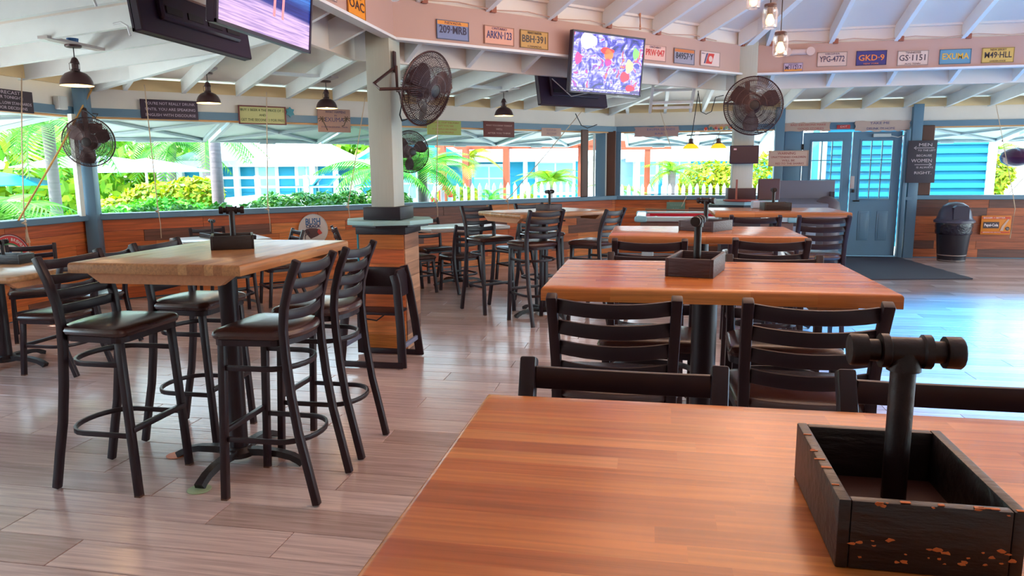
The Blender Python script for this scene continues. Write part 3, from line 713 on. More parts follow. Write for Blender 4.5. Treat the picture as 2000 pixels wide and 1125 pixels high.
caddy((.271, .823, 1.07), -.01, .166, .222, .072, 'large black caddy with chipped paint on the nearest table', .014, .042, .186, 'x', 'crate', True)
caddy((.168, 2.70, 1.087), -.24, .167, .265, .066, 'worn black caddy on the second orange table, pipe seen end on', .005, -.01, .19, 'y', 'crate2')
caddy((.337, 4.62, 1.087), -.58, .235, .24, .062, 'grey worn caddy turned at an angle on the third orange table', 0, 0, .18, 'x', 'crate2')
caddy((1.115, 6.95, 1.087), .08, .235, .20, .068, 'black caddy on the farthest orange table', -.02, 0, .18, 'y')
caddy((-2.06, 3.32, 1.087), .54, .20, .20, .068, 'black caddy on the tan table at left', .005, -.02, .19, 'x')
caddy((-1.0, 7.28, 1.06), A45 + .25, .20, .18, .062, 'grey caddy on the diagonal table in the middle', .01, 0, .185, 'x', 'crate2')
caddy((-5.03, 4.93, .76), .1, .30, .17, .075, 'black caddy at the left edge of the picture on the low left table', -.05, 0, .17, 'y')
caddy((-4.72, 7.23, .76), -.6, .34, .16, .045, 'low caddy with a pipe handle on the low table behind the tan table', 0, 0, .18, 'x')
for nm, loc, r, c, lb in (('floor_coaster', (-2.04, 2.87, .001), .055, (170, 190, 150), 'green paper coaster under the table foot in front'), ('floor_coaster', (-2.41, 3.225, .001), .05, (222, 130, 90), 'orange paper coaster under the left foot of the tan table')):
    o = MB().lathe([(r * .98, 0), (r, .002), (r * .97, .0035)], 20).build(nm, flat(c)); o.location = loc; tag(o, lb, 'coaster')

# ------------------------------------------------------------------ column boxes with shelf tops
def octo(cx, cy_, r, z0, z1, m, name, parent):
    return MB().lathe([(r, z0), (r, z1)], 8, (cx, cy_, 0)).build(name, m, parent, bev=.004)
cb = empty('column_shelf', (-2.09, 5.66, 0)); tag(cb, 'wood-clad column box with an octagonal drink shelf in front of the highchair', 'shelf')
X0, X1, Y0, Y1 = -.21, .16, -.13, .22
MB().box(((X0 + X1) / 2, (Y0 + Y1) / 2, .48), (X1 - X0 - .05, Y1 - Y0 - .05, .96)).build('core', 'black', cb)
rnd = random.Random(5)
for i in range(8):
    z = .02 + .94 / 8 * (i + .5); h = .94 / 8 - .002
    a = MB().box((0, 0, 0), (X1 - X0, .02, h)).build('plank', 'wallwood' if i % 7 else 'orangewood', cb); a.location = ((X0 + X1) / 2, Y0 - .0, z)
    a = MB().box((0, 0, 0), (Y1 - Y0, .02, h)).build('plank', 'palewood', cb); a.location = (X1, (Y0 + Y1) / 2, z); a.rotation_euler = (0, 0, PI / 2)
    a = MB().box((0, 0, 0), (Y1 - Y0, .02, h)).build('plank', 'palewood', cb); a.location = (X0, (Y0 + Y1) / 2, z); a.rotation_euler = (0, 0, PI / 2)
MB().box(((X0 + X1) / 2, (Y0 + Y1) / 2, 1.0), (X1 - X0 + .05, Y1 - Y0 + .05, .075)).build('skirt_board', 'black', cb, bev=.004)
octo(-.02, .06, .37, 1.04, 1.075, flat((150, 190, 190)), 'shelf_top', cb)
octo(-.02, .06, .33, 1.02, 1.04, 'black', 'shelf_underside', cb)
MB().box((0, -.01, 1.13), (.31, .33, .10)).build('collar_box', 'black', cb, bev=.004)
sg = MB().box((-.235, -.02, .8), (.012, .2, .36)).build('painted_board', flat((40, 150, 180)), cb)
cb2 = empty('column_shelf', (1.01, 8.72, 0)); tag(cb2, 'dark column box with an octagonal drink shelf and small monitor above, near the blue doors', 'shelf')
MB().box((0, .02, .5), (.42, .42, 1.0)).build('core', 'black', cb2, bev=.004)
octo(0, .02, .42, 1.06, 1.10, flat((160, 190, 190)), 'shelf_top', cb2); octo(0, .02, .36, 1.02, 1.06, 'black', 'shelf_underside', cb2)
MB().box((0, .0, 1.17), (.30, .32, .14)).build('collar_box', flat((60, 34, 40)), cb2, bev=.004)
o = MB().lathe([(.17, 0), (.19, .012), (.19, .02)], 20).build('serving_tray', flat((150, 60, 50))); o.location = (.98, 8.42, 1.10); tag(o, 'brown round tray on the shelf of the far column', 'tray')
o = MB().box((0, 0, .11), (.02, .02, .22)).build('wooden_stick', flat((140, 80, 70))); o.location = (.93, 8.40, 1.12); tag(o, 'short brown stick standing in the tray on the far column', 'stick')
o = MB().rbox((0, 0, .12), (.24, .05, .24), .01).build('storage_box', flat((88, 60, 62))); o.location = (1.33, 8.80, 1.10); tag(o, 'square brown box standing on the right side of the far column shelf', 'box')
o = MB().rbox((0, 0, .035), (.12, .12, .07), .01).build('napkin_box', flat((170, 190, 215))); o.location = (1.0, 7.2, 1.087); tag(o, 'small pale blue box behind the caddy on the farthest orange table', 'box')

# highchair
hc = empty('highchair', (-2.03, 5.0, 0)); tag(hc, 'black wooden highchair standing in front of the column box', 'chair')
for s, yb, yt in ((0, .0, .10), (1, .42, .33)):
    def q(x, z): f = z / .72; return (x, yb + (yt - yb) * f, z)
    for sx in (-1, 1):
        MB().sweep([q(sx * .245, .01), q(sx * .225, .3), q(sx * .19, .62), q(sx * .165, .70 if s == 0 else .74)], [(-.032, -.012), (.032, -.012), (.032, .012), (-.032, .012)], up=(0, 1, 0)).build('leg', 'metal', hc, bev=.004)
    MB().box((0, yb, .03), (.5, .024, .045)).build('foot_rail', 'metal', hc, bev=.004)
MB().box((0, .30, .63), (.36, .02, .20)).build('backrest', 'metal', hc, bev=.006)
MB().box((0, .21, .40), (.36, .24, .02)).build('seat', 'metal', hc, bev=.004)
MB().box((0, .10, .58), (.36, .02, .06)).build('front_bar', 'metal', hc, bev=.004)
for sx in (-1, 1):
    MB().prism([(.08, .52), (.34, .52), (.34, .66), (.26, .73), (.12, .73), (.08, .70)], 'X', sx * .18 - .01, sx * .18 + .01).build('armrest', 'metal', hc)
    MB().bar([(sx * .232, .02, .16), (sx * .232, .40, .16)], .02, .035).build('stretcher', flat((120, 124, 150)), hc, bev=.003)
MB().tube([(-.12, .12, .42), (-.06, .09, .36), (.02, .09, .35), (.1, .11, .41)], .006, 6).build('strap', 'cord', hc, True)

# ------------------------------------------------------------------ license plates on the inner fascia
def plate(loc, rz, txt, label, bgc, fg, top=None, bot=None, topc=None, band=None, w_=.305, h=.152, tilt=0, bandc=None):
    t = empty('license_plate', loc, rz); t.rotation_euler = (0, 0, rz); tag(t, label, 'license plate', 'license plates on the ceiling beam')
    MB().rbox((0, 0, 0), (w_, h, .003), .0012, 1, T=Matrix.Rotation(PI / 2, 4, 'X')).build('plate', flat(bgc, .4), t)
    fr = MB()
    for a in (-1, 1): fr.box((0, -.003, a * (h / 2 - .004)), (w_, .004, .006)); fr.box((a * (w_ / 2 - .004), -.003, 0), (.006, .004, h))
    fr.build('rim', flat(tuple(int(c * .72) for c in bgc)), t)
    if band: MB().box((0, -.0025, h / 2 - .022), (w_ - .016, .002, .030)).build('band', flat(band), t)
    if bandc: MB().box((0, -.0025, -h / 2 + .018), (w_ - .016, .002, .022)).build('band', flat(bandc), t)
    text(txt, .085 if h > .12 else .06, flat(fg), t, 0, 0 if h > .12 else -.005, -.0035, width=w_ * .84, bold=.0012)
    if top: text(top, .028, flat(topc or fg), t, 0, h / 2 - .022, -.0045, width=w_ * .5)
    if bot: text(bot, .022, flat(topc or fg), t, 0, -h / 2 + .017, -.0045, width=w_ * .5)
    return t
kf = KI - .012
def pl45(s, z, *a, **k): return plate(P45(s, kf, z), A45, *a, **k)
def ply(x, z, *a, **k): return plate((x, YI - .008, z), 0, *a, **k)
plate((XI + .008, 4.90, 2.575), PI / 2, 'OAC', 'bright orange plate on the left ceiling beam beside the near column', (240, 150, 30), (60, 30, 40), top='022')
plate((XI + .008, 4.42, 2.60), PI / 2, '718', 'red and white plate at the top edge, left of the near column', (232, 200, 200), (200, 50, 60))
pl45(3.11, 2.595, '209·MRB', 'blue plate with an orange band reading 209 MRB', (112, 128, 176), (40, 30, 70), top='NEVADA', band=(232, 150, 60))
pl45(3.565, 2.595, 'ARKN·123', 'pale plate reading ARKN 123', (222, 160, 140), (50, 50, 110), top='ONTARIO')
pl45(3.935, 2.595, 'BBH·391', 'yellow-green plate reading BBH 391 CANADA', (196, 148, 76), (70, 60, 60), top='FRIENDLY MANITOBA', bot='CANADA')
pl45(5.42, 2.60, 'PRW·047', 'white plate with red characters PRW 047', (228, 180, 170), (214, 50, 50), top='ONTARIO', topc=(60, 60, 100))
pl45(5.84, 2.60, '84957·Y', 'grey-blue plate with an orange top reading 84957 Y', (150, 142, 160), (50, 44, 60), band=(200, 110, 50))
t = plate(P45(6.235, kf, 2.605), A45, 'US', 'white plate with a slanted red stripe and round seal', (226, 196, 190), (80, 70, 110)); 
for c in list(t.children):
    if c.name.startswith('lettering'): bpy.data.objects.remove(c)
MB().prism([(-.07, -.05), (.02, -.05), (.06, .055), (-.03, .055)], 'Y', -.0045, -.003).build('red_stripe', flat((206, 50, 44)), t)
MB().prism([(-.10, -.05), (-.08, -.05), (-.04, .055), (-.06, .055)], 'Y', -.0045, -.003).build('blue_stripe', flat((70, 60, 110)), t)
MB().lathe([(.03, .0035), (.03, .0062)], 20, T=Matrix.Translation((0, 0, 0)) @ Matrix.Rotation(PI / 2, 4, 'X')).build('seal', flat((222, 190, 180)), t)
text('USCG', .018, flat((80, 70, 110)), t, -.11, .05, -.004, width=.05)
ply(1.50, 2.545, 'M·11217', 'small blue-rimmed plate under the emergency light', (190, 170, 200), (60, 50, 90), top='NEW YORK', bandc=(222, 150, 70), w_=.20, h=.095)
ply(1.895, 2.615, 'YPG-4772', 'white plate reading YPG 4772', (206, 178, 170), (70, 60, 90), top='VIRGINIA')
ply(2.29, 2.615, 'GKD·9', 'dark blue plate with orange characters GKD 9', (44, 44, 120), (228, 130, 60), bot='NEW YORK')
ply(2.70, 2.60, 'GS·1151', 'pale plate reading GS 1151', (216, 190, 180), (70, 56, 70), top='TENNESSEE', bot='AUG TENN')
ply(3.11, 2.60, 'EXUMA', 'sky blue plate with yellow word EXUMA', (96, 146, 176), (232, 176, 60))
ply(3.515, 2.60, 'M49·HLL', 'yellow plate reading M49 HLL', (214, 176, 96), (60, 50, 60), top='NEW JERSEY', bot='GARDEN STATE')
el = empty('emergency_light', (1.54, YI, 2.70)); tag(el, 'white twin-head emergency light on the beam behind the jar lamp', 'emergency light')
MB().rbox((0, -.03, 0), (.20, .05, .06), .02, 3).build('housing', flat((214, 186, 180)), el, True)
for s in (-1, 1): MB().lathe([(.03, -.02), (.045, .02), (.045, .03)], 16, T=Matrix.Translation((s * .12, -.04, 0)) @ Matrix.Rotation(PI / 2, 4, 'X')).build('lamp_head', flat((214, 186, 180)), el, True)

# ------------------------------------------------------------------ hanging signs
def sign(name, loc, rz, w_, h, bgc, label, lines, fg, frame=None, m=None, rag=None, sx=0, th=.015, tilt=0, cat='sign'):
    t = empty(name, loc, rz); tag(t, label, cat)
    mm = m or flat(bgc, .6)
    if rag:
        rnd = random.Random(rag); n = 14; top = [(-w_ / 2 + w_ * i / n, h / 2 + rnd.uniform(-.012, .006)) for i in range(n + 1)]; bot = [(w_ / 2 - w_ * i / n, -h / 2 + rnd.uniform(-.006, .012)) for i in range(n + 1)]
        e1 = [(w_ / 2 + rnd.uniform(-.03, .02), h * f) for f in (.25, 0, -.25)]; e0 = [(-w_ / 2 + rnd.uniform(-.02, .03), h * f) for f in (-.25, 0, .25)]
        MB().prism(top + e1 + bot + e0, 'Y', 0, th).build('board', mm, t)
    else: MB().box((0, th / 2, 0), (w_, th, h)).build('board', mm, t, bev=.002)
    if frame:
        f = MB()
        for a in (-1, 1): f.box((0, 0, a * (h / 2 - .006)), (w_, .02, .014)); f.box((a * (w_ / 2 - .006), 0, 0), (.014, .02, h))
        f.build('frame', flat(frame), t)
    for (s, size, x, z, wd_) in lines: text(s, size, flat(fg) if isinstance(fg, tuple) else fg, t, x, z, -.002, width=wd_)
    return t
ks = 13.42
def sg45(s, z, name, *a, **k): return sign(name, P45(s, ks, z), A45, *a, **k)
sign('chalkboard_sign', (-6.14, 6.21, 2.17), PI / 2, .60, .21, (58, 40, 52), 'chalkboard about low standards hanging over the left window', [('FORECAST', .045, .0, .075, .3), ('FOR TONIGHT:', .04, .02, .03, .32), ('ALCOHOL, LOW STANDARDS', .04, -.0, -.025, .55), ('AND POOR DECISIONS', .04, -.02, -.07, .48)], (200, 180, 195))
sg45(1.62, 2.195, 'chalkboard_sign', .62, .22, (58, 38, 56), 'black board about speaking drunk, second sign from the left', [('YOU\'RE NOT REALLY DRUNK', .045, .01, .065, .54), ('UNTIL YOU ARE SPEAKING', .045, .01, 0, .54), ('ENGLISH WITH DISCOURSE', .045, .01, -.065, .54)], (190, 170, 190))
sg45(2.69, 2.168, 'wooden_sign', .585, .225, (206, 200, 140), 'framed green board about beer prices', [('BUY 1 BEER 4 THE PRICE OF 2', .042, 0, .06, .53), ('AND', .04, 0, .0, .08), ('GET THE SECOND 1 FOR FREE', .045, .0, -.06, .53)], (60, 80, 50), frame=(120, 50, 50))
ex = sg45(3.625, 2.13, 'wooden_sign', .45, .30, (176, 134, 120), 'square brown board with painted palms reading EXUMA', [('WHAT HAPPENS', .045, .02, .11, .28), ('IN', .03, .02, .065, .03), ('EXUMA', .08, .0, .01, .26), ('STAYS IN EXUMA... MON', .03, 0, -.085, .36)], (70, 60, 100))
for px, zz, s in ((-.17, .02, 1), (.17, .03, -1)):
    q = MB(); q.bar([(px + s * .07, -.002, -.13 if s > 0 else -.07), (px + s * .04, -.002, -.06), (px, -.002, zz)], .001, .012, up=(0, 0, 1))
    for k in range(7):
        a = k * 2 * PI / 7 + .3; q.bar([(px, -.002, zz), (px + .035 * math.cos(a), -.002, zz + .03 * math.sin(a)), (px + .055 * math.cos(a), -.002, zz + .035 * math.sin(a) - .01)], .001, .010)
    q.build('painted_palm', flat((80, 56, 30)), ex)
o = MB().prism([(.05 * math.cos(a) * (1.25 if i % 2 else .8), .055 * math.sin(a) * (1.2 if i % 2 else .85)) for i, a in enumerate([2 * PI * j / 12 for j in range(12)])], 'Y', 0, .015).build('turtle_decoration', flat((60, 140, 160))); o.location = P45(3.04, ks, 2.22); o.rotation_euler = (0, 0, A45); tag(o, 'small teal sea creature decoration on the header right of the beer price sign', 'decoration')
sg45(5.29, 2.08, 'wooden_sign', .56, .205, (170, 178, 96), 'green board with red writing left of the dark red sign', [('ALCOHOL: STOP THIS POINT', .035, 0, .07, .5), ('CAN\'T YOU SEE', .035, 0, .025, .3), ('IT CRAWLS ON WALLS', .035, 0, -.022, .4), ('OR ON PEOPLE', .035, 0, -.068, .3)], (176, 100, 60))
sg45(6.245, 2.08, 'wooden_sign', .56, .235, (110, 48, 42), 'dark red board with white writing', [('WHAT YOU DRINK TONIGHT', .035, 0, .055, .48), ('WE\'LL', .04, 0, .0, .12), ('AFTER YOU THINK', .035, 0, -.06, .42)], (206, 160, 150))
sg45(7.25, 2.06, 'wooden_sign', .39, .13, (196, 158, 146), 'small weathered board reading alone', [('DRINK', .035, 0, .03, .2), ('ALONE', .045, 0, -.025, .2)], (150, 120, 130))
yw = 12.80
def sgy(x, z, name, *a, **k): return sign(name, (x, yw, z), 0, *a, **k)
sgy(.07, 2.085, 'wooden_sign', .74, .17, (176, 140, 140), 'pale plank sign with blue writing left of the pool lamp', [('EXUMA ISLANDS', .05, .08, .035, .46), ('BAR', .04, .05, -.035, .14)], (90, 100, 160), rag=3)
sgy(1.10, 2.15, 'wooden_sign', .34, .075, (180, 136, 120), 'small driftwood sign above the pool lamp balls', [], (90, 90, 90), rag=6)
sgy(2.48, 2.12, 'wooden_sign', .74, .14, (196, 160, 144), 'driftwood sign with red writing reading BAD DECISIONS MAKE GOOD STORIES', [('BAD DECISIONS MAKE', .042, .02, .03, .54), ('GOOD STORIES', .042, .06, -.03, .40)], (176, 60, 60), rag=9)
sgy(3.635, 2.115, 'wooden_sign', .83, .17, (200, 170, 158), 'driftwood sign with blue writing reading TAKE ME DRUNK I\'M HOME', [('TAKE ME', .052, -.05, .042, .29), ('DRUNK I\'M HOME', .05, -.03, -.042, .42)], (60, 60, 120), rag=12)
sgy(3.045, 2.11, 'exit_sign', .20, .06, (196, 50, 50), 'small red EXIT sign above the blue doors', [('EXIT', .045, 0, 0, .1)], (236, 200, 196), th=.02)
sgy(2.205, 1.615, 'wooden_sign', .62, .25, (214, 176, 160), 'white board with red writing warning about unattended children', [('WARNING', .06, -.03, .08, .28), ('UNATTENDED CHILDREN', .045, .0, .02, .54), ('WILL BE', .045, .0, -.035, .2), ('FED TO THE SHARKS', .045, .02, -.085, .44)], (160, 56, 56), frame=(200, 160, 140)).location.y = 12.712
mw = sign('chalkboard_sign', (4.20, 12.66, 1.54), 0, .42, .66, (64, 56, 66), 'tall chalkboard pointing to men and women restrooms', [('MEN', .07, .04, .26, .19), ('TO THE LEFT', .04, .06, .175, .26), ('BECAUSE', .045, .03, .095, .22), ('WOMEN', .075, .0, .015, .3), ('IS ALWAYS', .04, .05, -.09, .24), ('RIGHT.', .06, .03, -.175, .25)], (206, 190, 196), tilt=0)
q = MB(); q.bar([(-.12, -.002, .215), (.17, -.002, .215)], .002, .007); q.bar([(-.09, -.002, .24), (-.13, -.002, .215), (-.09, -.002, .19)], .002, .007)
q.bar([(-.1, -.002, -.045), (.15, -.002, -.045)], .002, .007); q.bar([(.11, -.002, -.02), (.15, -.002, -.045), (.11, -.002, -.07)], .002, .007); q.build('arrow', 'chalk', mw)
gb = sgy(.43, .82, 'chalkboard_sign', .31, .16, (110, 140, 124), 'small green chalkboard on the wood wall behind the pool table', [('THURSDAY', .03, 0, .03, .2), ('8 PM', .03, 0, -.03, .1)], (150, 176, 160)); gb.location.y = 12.79
os_ = sign('tin_sign', (5.41, 12.80, .535), 0, .43, .30, (226, 130, 30), 'orange tin soda sign on the wood wall at the right', [('BIGGER', .035, -.12, .115, .13), ('AND', .016, -.03, .115, .03), ('BETTER', .035, .06, .115, .13), ('REFRESHING AND HEALTHFUL', .02, -.05, -.115, .26)], (240, 220, 200), th=.008)
for z in (.115, -.115): MB().box((0, -.0012, z), (.41, .001, .04 if z > 0 else .026)).build('red_band', flat((206, 70, 40)), os_)
MB().rbox((0, 0, 0), (.23, .10, .003), .0012, 1, T=Matrix.Translation((-.07, -.003, .0)) @ Matrix.Rotation(PI / 2, 4, 'X')).build('logo_panel', flat((60, 40, 50)), os_)
text('Pepsi-Cola', .06, flat((240, 220, 220)), os_, -.07, 0, -.006, width=.2, bold=.002)
MB().lathe([(.03, .003), (.03, .006)], 18, T=Matrix.Translation((.17, 0, -.055)) @ Matrix.Rotation(PI / 2, 4, 'X')).build('price_disc', flat((60, 40, 50)), os_); text('5¢', .04, flat((240, 220, 200)), os_, .17, -.055, -.0075)
MB().prism([(.06, -.09), (.11, -.09), (.12, -.03), (.185, .09), (.165, .1), (.09, -.01)], 'Y', -.006, -.004).build('bottle_picture', flat((214, 170, 150)), os_)

def round_sign(loc, rz, r, label, name='round_sign', ry=None):
    t = empty(name, loc, rz); tag(t, label, 'sign'); k = (ry or r) / r
    pts = [(r * math.cos(2 * PI * i / 40), r * k * math.sin(2 * PI * i / 40)) for i in range(40)]
    MB().prism(pts, 'Y', 0, .015).build('disc', flat((222, 206, 200)), t)
    MB().tube([(a, -.002, b) for a, b in pts], .006, 6, closed=True).build('rim', flat((150, 60, 60)) if rz > 1.5 else flat((220, 214, 210)), t)
    return t
rs = round_sign(P45(3.26, 13.41, .70), A45, .195, 'oval tin sign reading BUSH CRACK with a rooster, on the wood wall', ry=.205)
text('BUSH', .12, flat((60, 100, 150)), rs, 0, .105, -.003, width=.2, bold=.003); text('CRACK', .05, flat((50, 50, 90)), rs, 0, .045, -.003, width=.2, bold=.002)
q = MB(); q.prism([(-.1, -.03), (-.12, .0), (-.05, .025), (.04, .02), (.09, .0), (.1, -.05), (.06, -.08), (-.04, -.12), (-.07, -.08)], 'Y', -.003, -.001); q.build('rooster_body', flat((90, 50, 50)), rs)
MB().prism([(.05, -.03), (.075, .012), (.1, -.02), (.12, -.05), (.08, -.07)], 'Y', -.005, -.003).build('rooster_head', flat((206, 60, 50)), rs)
for i in range(6): MB().bar([(-.05, -.003, -.04), (-.09 - .006 * i, -.003, .02 - .02 * i), (-.11, -.003, -.01 - .025 * i)], .002, .006).build('tail_feather', flat((50, 36, 50)), rs)
bs = round_sign((XO + .03, 6.08, .63), PI / 2, .25, 'round red-ringed brewery sign at the left edge of the wood wall')
q = MB(); n = 24
for i in range(n):
    a0, a1 = math.radians(15 + 150 * i / n), math.radians(15 + 150 * (i + 1) / n)
    q.prism([(.165 * math.cos(a0), .165 * math.sin(a0)), (.235 * math.cos(a0), .235 * math.sin(a0)), (.235 * math.cos(a1), .235 * math.sin(a1)), (.165 * math.cos(a1), .165 * math.sin(a1))], 'Y', -.003, -.001)
q.build('red_band', flat((214, 50, 50)), bs)
q = MB(); n = 16
for i in range(n):
    a0, a1 = math.radians(20 + 140 * i / n), math.radians(20 + 140 * (i + 1) / n)
    q.prism([(.15 * math.cos(a0), .15 * math.sin(a0)), (.165 * math.cos(a0), .165 * math.sin(a0)), (.165 * math.cos(a1), .165 * math.sin(a1)), (.15 * math.cos(a1), .15 * math.sin(a1))], 'Y', -.003, -.001)
q.build('green_band', flat((60, 130, 80)), bs)
wd_ = 'BAHAMIAN BREWERY'
for i, ch in enumerate(wd_):
    if ch == ' ': continue
    a = math.radians(155 - 130 * i / (len(wd_) - 1)); text(ch, .042, flat((240, 220, 210)), bs, .198 * math.cos(a), .198 * math.sin(a), -.005, tilt=a - PI / 2, bold=.001)
text('SANDS', .085, flat((120, 80, 50)), bs, 0, -.02, -.004, width=.34, bold=.003)
MB().prism([(.03 * math.cos(a) + .0, .07 + .035 * math.sin(a)) for a in [2 * PI * i / 14 for i in range(14)]], 'Y', -.004, -.002).build('emblem', flat((50, 80, 130)), bs)
MB().prism([(-.012, .1), (.012, .1), (.004, .13)], 'Y', -.004, -.002).build('emblem', flat((230, 150, 60)), bs)
hs = sign('wooden_sign', P45(6.85, 13.40, .36), A45, .42, .14, (206, 178, 150), 'pale carved sign low on the wood wall behind the diagonal table', [('SHOTS', .07, 0, 0, .26)], (90, 60, 50), rag=21)

# ------------------------------------------------------------------ televisions
def tv(name, loc, rz, w_, h, tilt, scr, label, back=False):
    t = empty(name, loc); tag(t, label, 'television'); t.rotation_euler = (tilt, 0, rz)
    MB().rbox((0, .03, 0), (w_, .045, h), .006, 1).build('housing', 'tvblack', t)
    MB().rbox((0, .065, -.03), (w_ * .72, .04, h * .62), .012, 1).build('rear_cover', 'tvblack', t, True)
    f = MB()
    for a in (-1, 1): f.box((0, .003, a * (h / 2 - .008)), (w_, .012, .016)); f.box((a * (w_ / 2 - .007), .003, 0), (.014, .012, h))
    f.build('bezel', 'tvblack', t)
    MB().box((0, .006, 0), (w_ - .026, .004, h - .03)).build('screen', scr, t)
    MB().box((0, .10, .05), (.20, .03, .22)).build('wall_bracket', 'iron', t)
    MB().bar([(0, .10, .05), (0, .16, .1)], .05, .06).build('bracket_arm', 'iron', t)
    for i in range(4): MB().box((-w_ * .27 + i * w_ * .18, .0875, -h * .28), (w_ * .13, .006, .035)).build('vent', 'black', t)
    return t
m1, m2 = screenmat('screen_crowd', 'crowd'), screenmat('screen_beach', 'beach')
tv1 = tv('wall_television', P45(4.70, 7.47, 2.425), A45, .885, .54, .10, m1, 'lit television with a colourful crowd picture under the plates')
for (x, z, rx, rz_, c) in ((-.02, .12, .085, .028, (236, 30, 40)), (.0, .085, .055, .05, (236, 110, 60)), (.0, .02, .04, .035, (220, 40, 130)), (.22, -.1, .06, .045, (232, 40, 70)), (.27, .0, .05, .06, (226, 210, 130)), (-.36, .03, .04, .05, (230, 40, 120)), (-.25, .19, .1, .07, (190, 190, 240)), (.34, .12, .04, .05, (110, 200, 90)), (.3, -.2, .06, .03, (220, 20, 60))):
    MB().prism([(x + rx * math.cos(a), z + rz_ * math.sin(a) * (1 + .2 * math.cos(3 * a))) for a in [2 * PI * i / 18 for i in range(18)]], 'Y', .0028, .0038).build('picture_patch', mat('screen_patch', S(*c), .3, emit=S(*c), es=.6), tv1)
MB().box((0, .0033, -.235), (.88, .001, .03)).build('ticker_bar', mat('ticker', S(30, 30, 60), .3, emit=S(90, 80, 150), es=.5), tv1)
text('NFL   TOP STORIES  HEADLINES UPDATED EVERY HOUR', .02, mat('ticker_text', S(240, 240, 255), .3, emit=S(235, 235, 255), es=.8), tv1, -.05, -.235, .0025, width=.7)
tv0 = tv('wall_television', (-1.84, 3.45, 2.385), PI / 2, .90, .56, .10, m2, 'lit television with a beach picture at the top left')
for x in (-.0, .085): MB().bar([(x + .08, .003, .28), (x + .06, .003, .0), (x + .05, .003, -.16)], .001, .022, up=(0, 0, 1)).build('picture_legs', mat('legs', S(220, 140, 150), .3, emit=S(220, 130, 140), es=.35), tv0)
tv2 = tv('wall_television', (-2.52, 3.78, 2.42), -PI / 2, 1.0, .56, .12, 'black', 'dark back of a television facing the windows at the top left')
MB().tube([(-.1, .1, .28), (-.18, .12, .0), (-.2, .11, -.15), (-.28, .12, -.1), (-.3, .12, .12)], .006, 6).build('cable', 'cord', tv2, True)
tv3 = tv('wall_television', P45(4.76, 8.40, 2.37), A45 + PI, .86, .58, .20, 'black', 'dark back of the television facing the windows behind the crowd screen')
MB().tube([(-.3, .09, .1), (-.25, .12, -.15), (.1, .12, -.22), (.3, .1, -.05)], .005, 6).build('cable', flat((200, 190, 190)), tv3, True)
mo = empty('small_monitor', (1.01, 8.52, 1.61)); tag(mo, 'small dark monitor mounted on the far column', 'monitor')
MB().rbox((0, 0, 0), (.31, .04, .20), .006, 1).build('housing', 'tvblack', mo); MB().box((0, -.021, 0), (.28, .002, .17)).build('screen', flat((60, 34, 44), .3), mo)
MB().box((-.10, -.023, .06), (.03, .001, .018)).build('sticker', flat((220, 180, 190)), mo)

# ------------------------------------------------------------------ fans
def fan(loc, rz, rx, D, label, bracket='tri', nw=84, nr=22, wire=.0016):
    t = empty('cage_fan', loc); t.rotation_euler = (rx, 0, rz); tag(t, label, 'fan', 'cage fans')
    R = D / 2; I = Matrix.Rotation(PI / 2, 4, 'X')
    for nm, s, dep in (('front_guard', -1, .085), ('rear_guard', 1, .10)):
        g = MB()
        for i in range(nw):
            a = 2 * PI * i / nw; pts = [(r_ * math.cos(a), s * y, r_ * math.sin(a)) for r_, y in ((R * .15, dep), (R * .5, dep * .95), (R * .85, dep * .6), (R * .97, dep * .25), (R, 0))]
            g.tube(pts, wire, 3)
        for i in range(nr):
            r_ = R * (.2 + .78 * i / (nr - 1)); y = s * dep * math.cos(min(1, max(0, (r_ / R - .3) / .7)) * PI / 2) ** .8
            g.tube([(r_ * math.cos(2 * PI * j / 36), y, r_ * math.sin(2 * PI * j / 36)) for j in range(36)], wire * (2.4 if i % 6 == 0 else .9), 3, closed=True)
        g.build(nm, 'bronze', t)
    MB().tube([(R * math.cos(2 * PI * j / 48), 0, R * math.sin(2 * PI * j / 48)) for j in range(48)], .007, 6, closed=True).build('rim', 'bronze', t, True)
    MB().lathe([(.0, .088), (.035, .09), (.05, .085), (.052, .075)], 20, T=I, caps=False).build('badge_cap', 'iron', t, True)
    MB().lathe([(.06, -.18), (.085, -.15), (.085, -.04), (.05, -.02)], 20, T=I).build('motor', 'bronze', t, True)
    MB().lathe([(.03, .03), (.045, .02), (.05, -.02)], 20, T=I).build('hub', 'bronze', t, True)
    for b in range(3):
        a0 = b * 2 * PI / 3 + .4; q = MB(); vs = []
        for i in range(6):
            r_ = R * (.14 + .74 * i / 5); w_ = [.25, .5, .62, .6, .5, .3][i]
            for j in range(5): f = j / 4 - .5; vs.append((r_ * math.cos(a0 + f * w_ * 1.6), -.02 + f * .06, r_ * math.sin(a0 + f * w_ * 1.6)))
        fs = [(i * 5 + j, i * 5 + j + 1, (i + 1) * 5 + j + 1, (i + 1) * 5 + j) for i in range(5) for j in range(4)]
        q.add(vs, fs).build('blade', 'bronze', t, True)
    return t
f1 = fan((-1.70, 5.52, 2.08), 1.18, .28, .56, 'large brown cage fan seen side on beside the near column')
f2 = fan((1.06, 8.33, 2.12), .0, 0, .61, 'large round cage fan facing the camera on the far column')
f3 = fan((-5.98, 7.02, 1.80), .45, .05, .52, 'cage fan on the blue corner post at left, facing right')
f4 = fan((-3.22, 9.60, 1.72), .75, 0, .56, 'cage fan half hidden behind the near column')
def bracket(pts, label, name='fan_bracket', r=.012, m='bronze'):
    o = MB().tube(pts, r, 8).build(name, m, None, True); tag(o, label, 'bracket'); return o
bk = bracket([(-1.98, 5.62, 2.27), (-2.05, 5.32, 2.11), (-2.0, 5.30, 2.065), (-1.74, 5.44, 2.08), (-1.96, 5.58, 2.08), (-1.97, 5.60, 2.27)], 'triangular brown steel arm holding the fan on the near column')
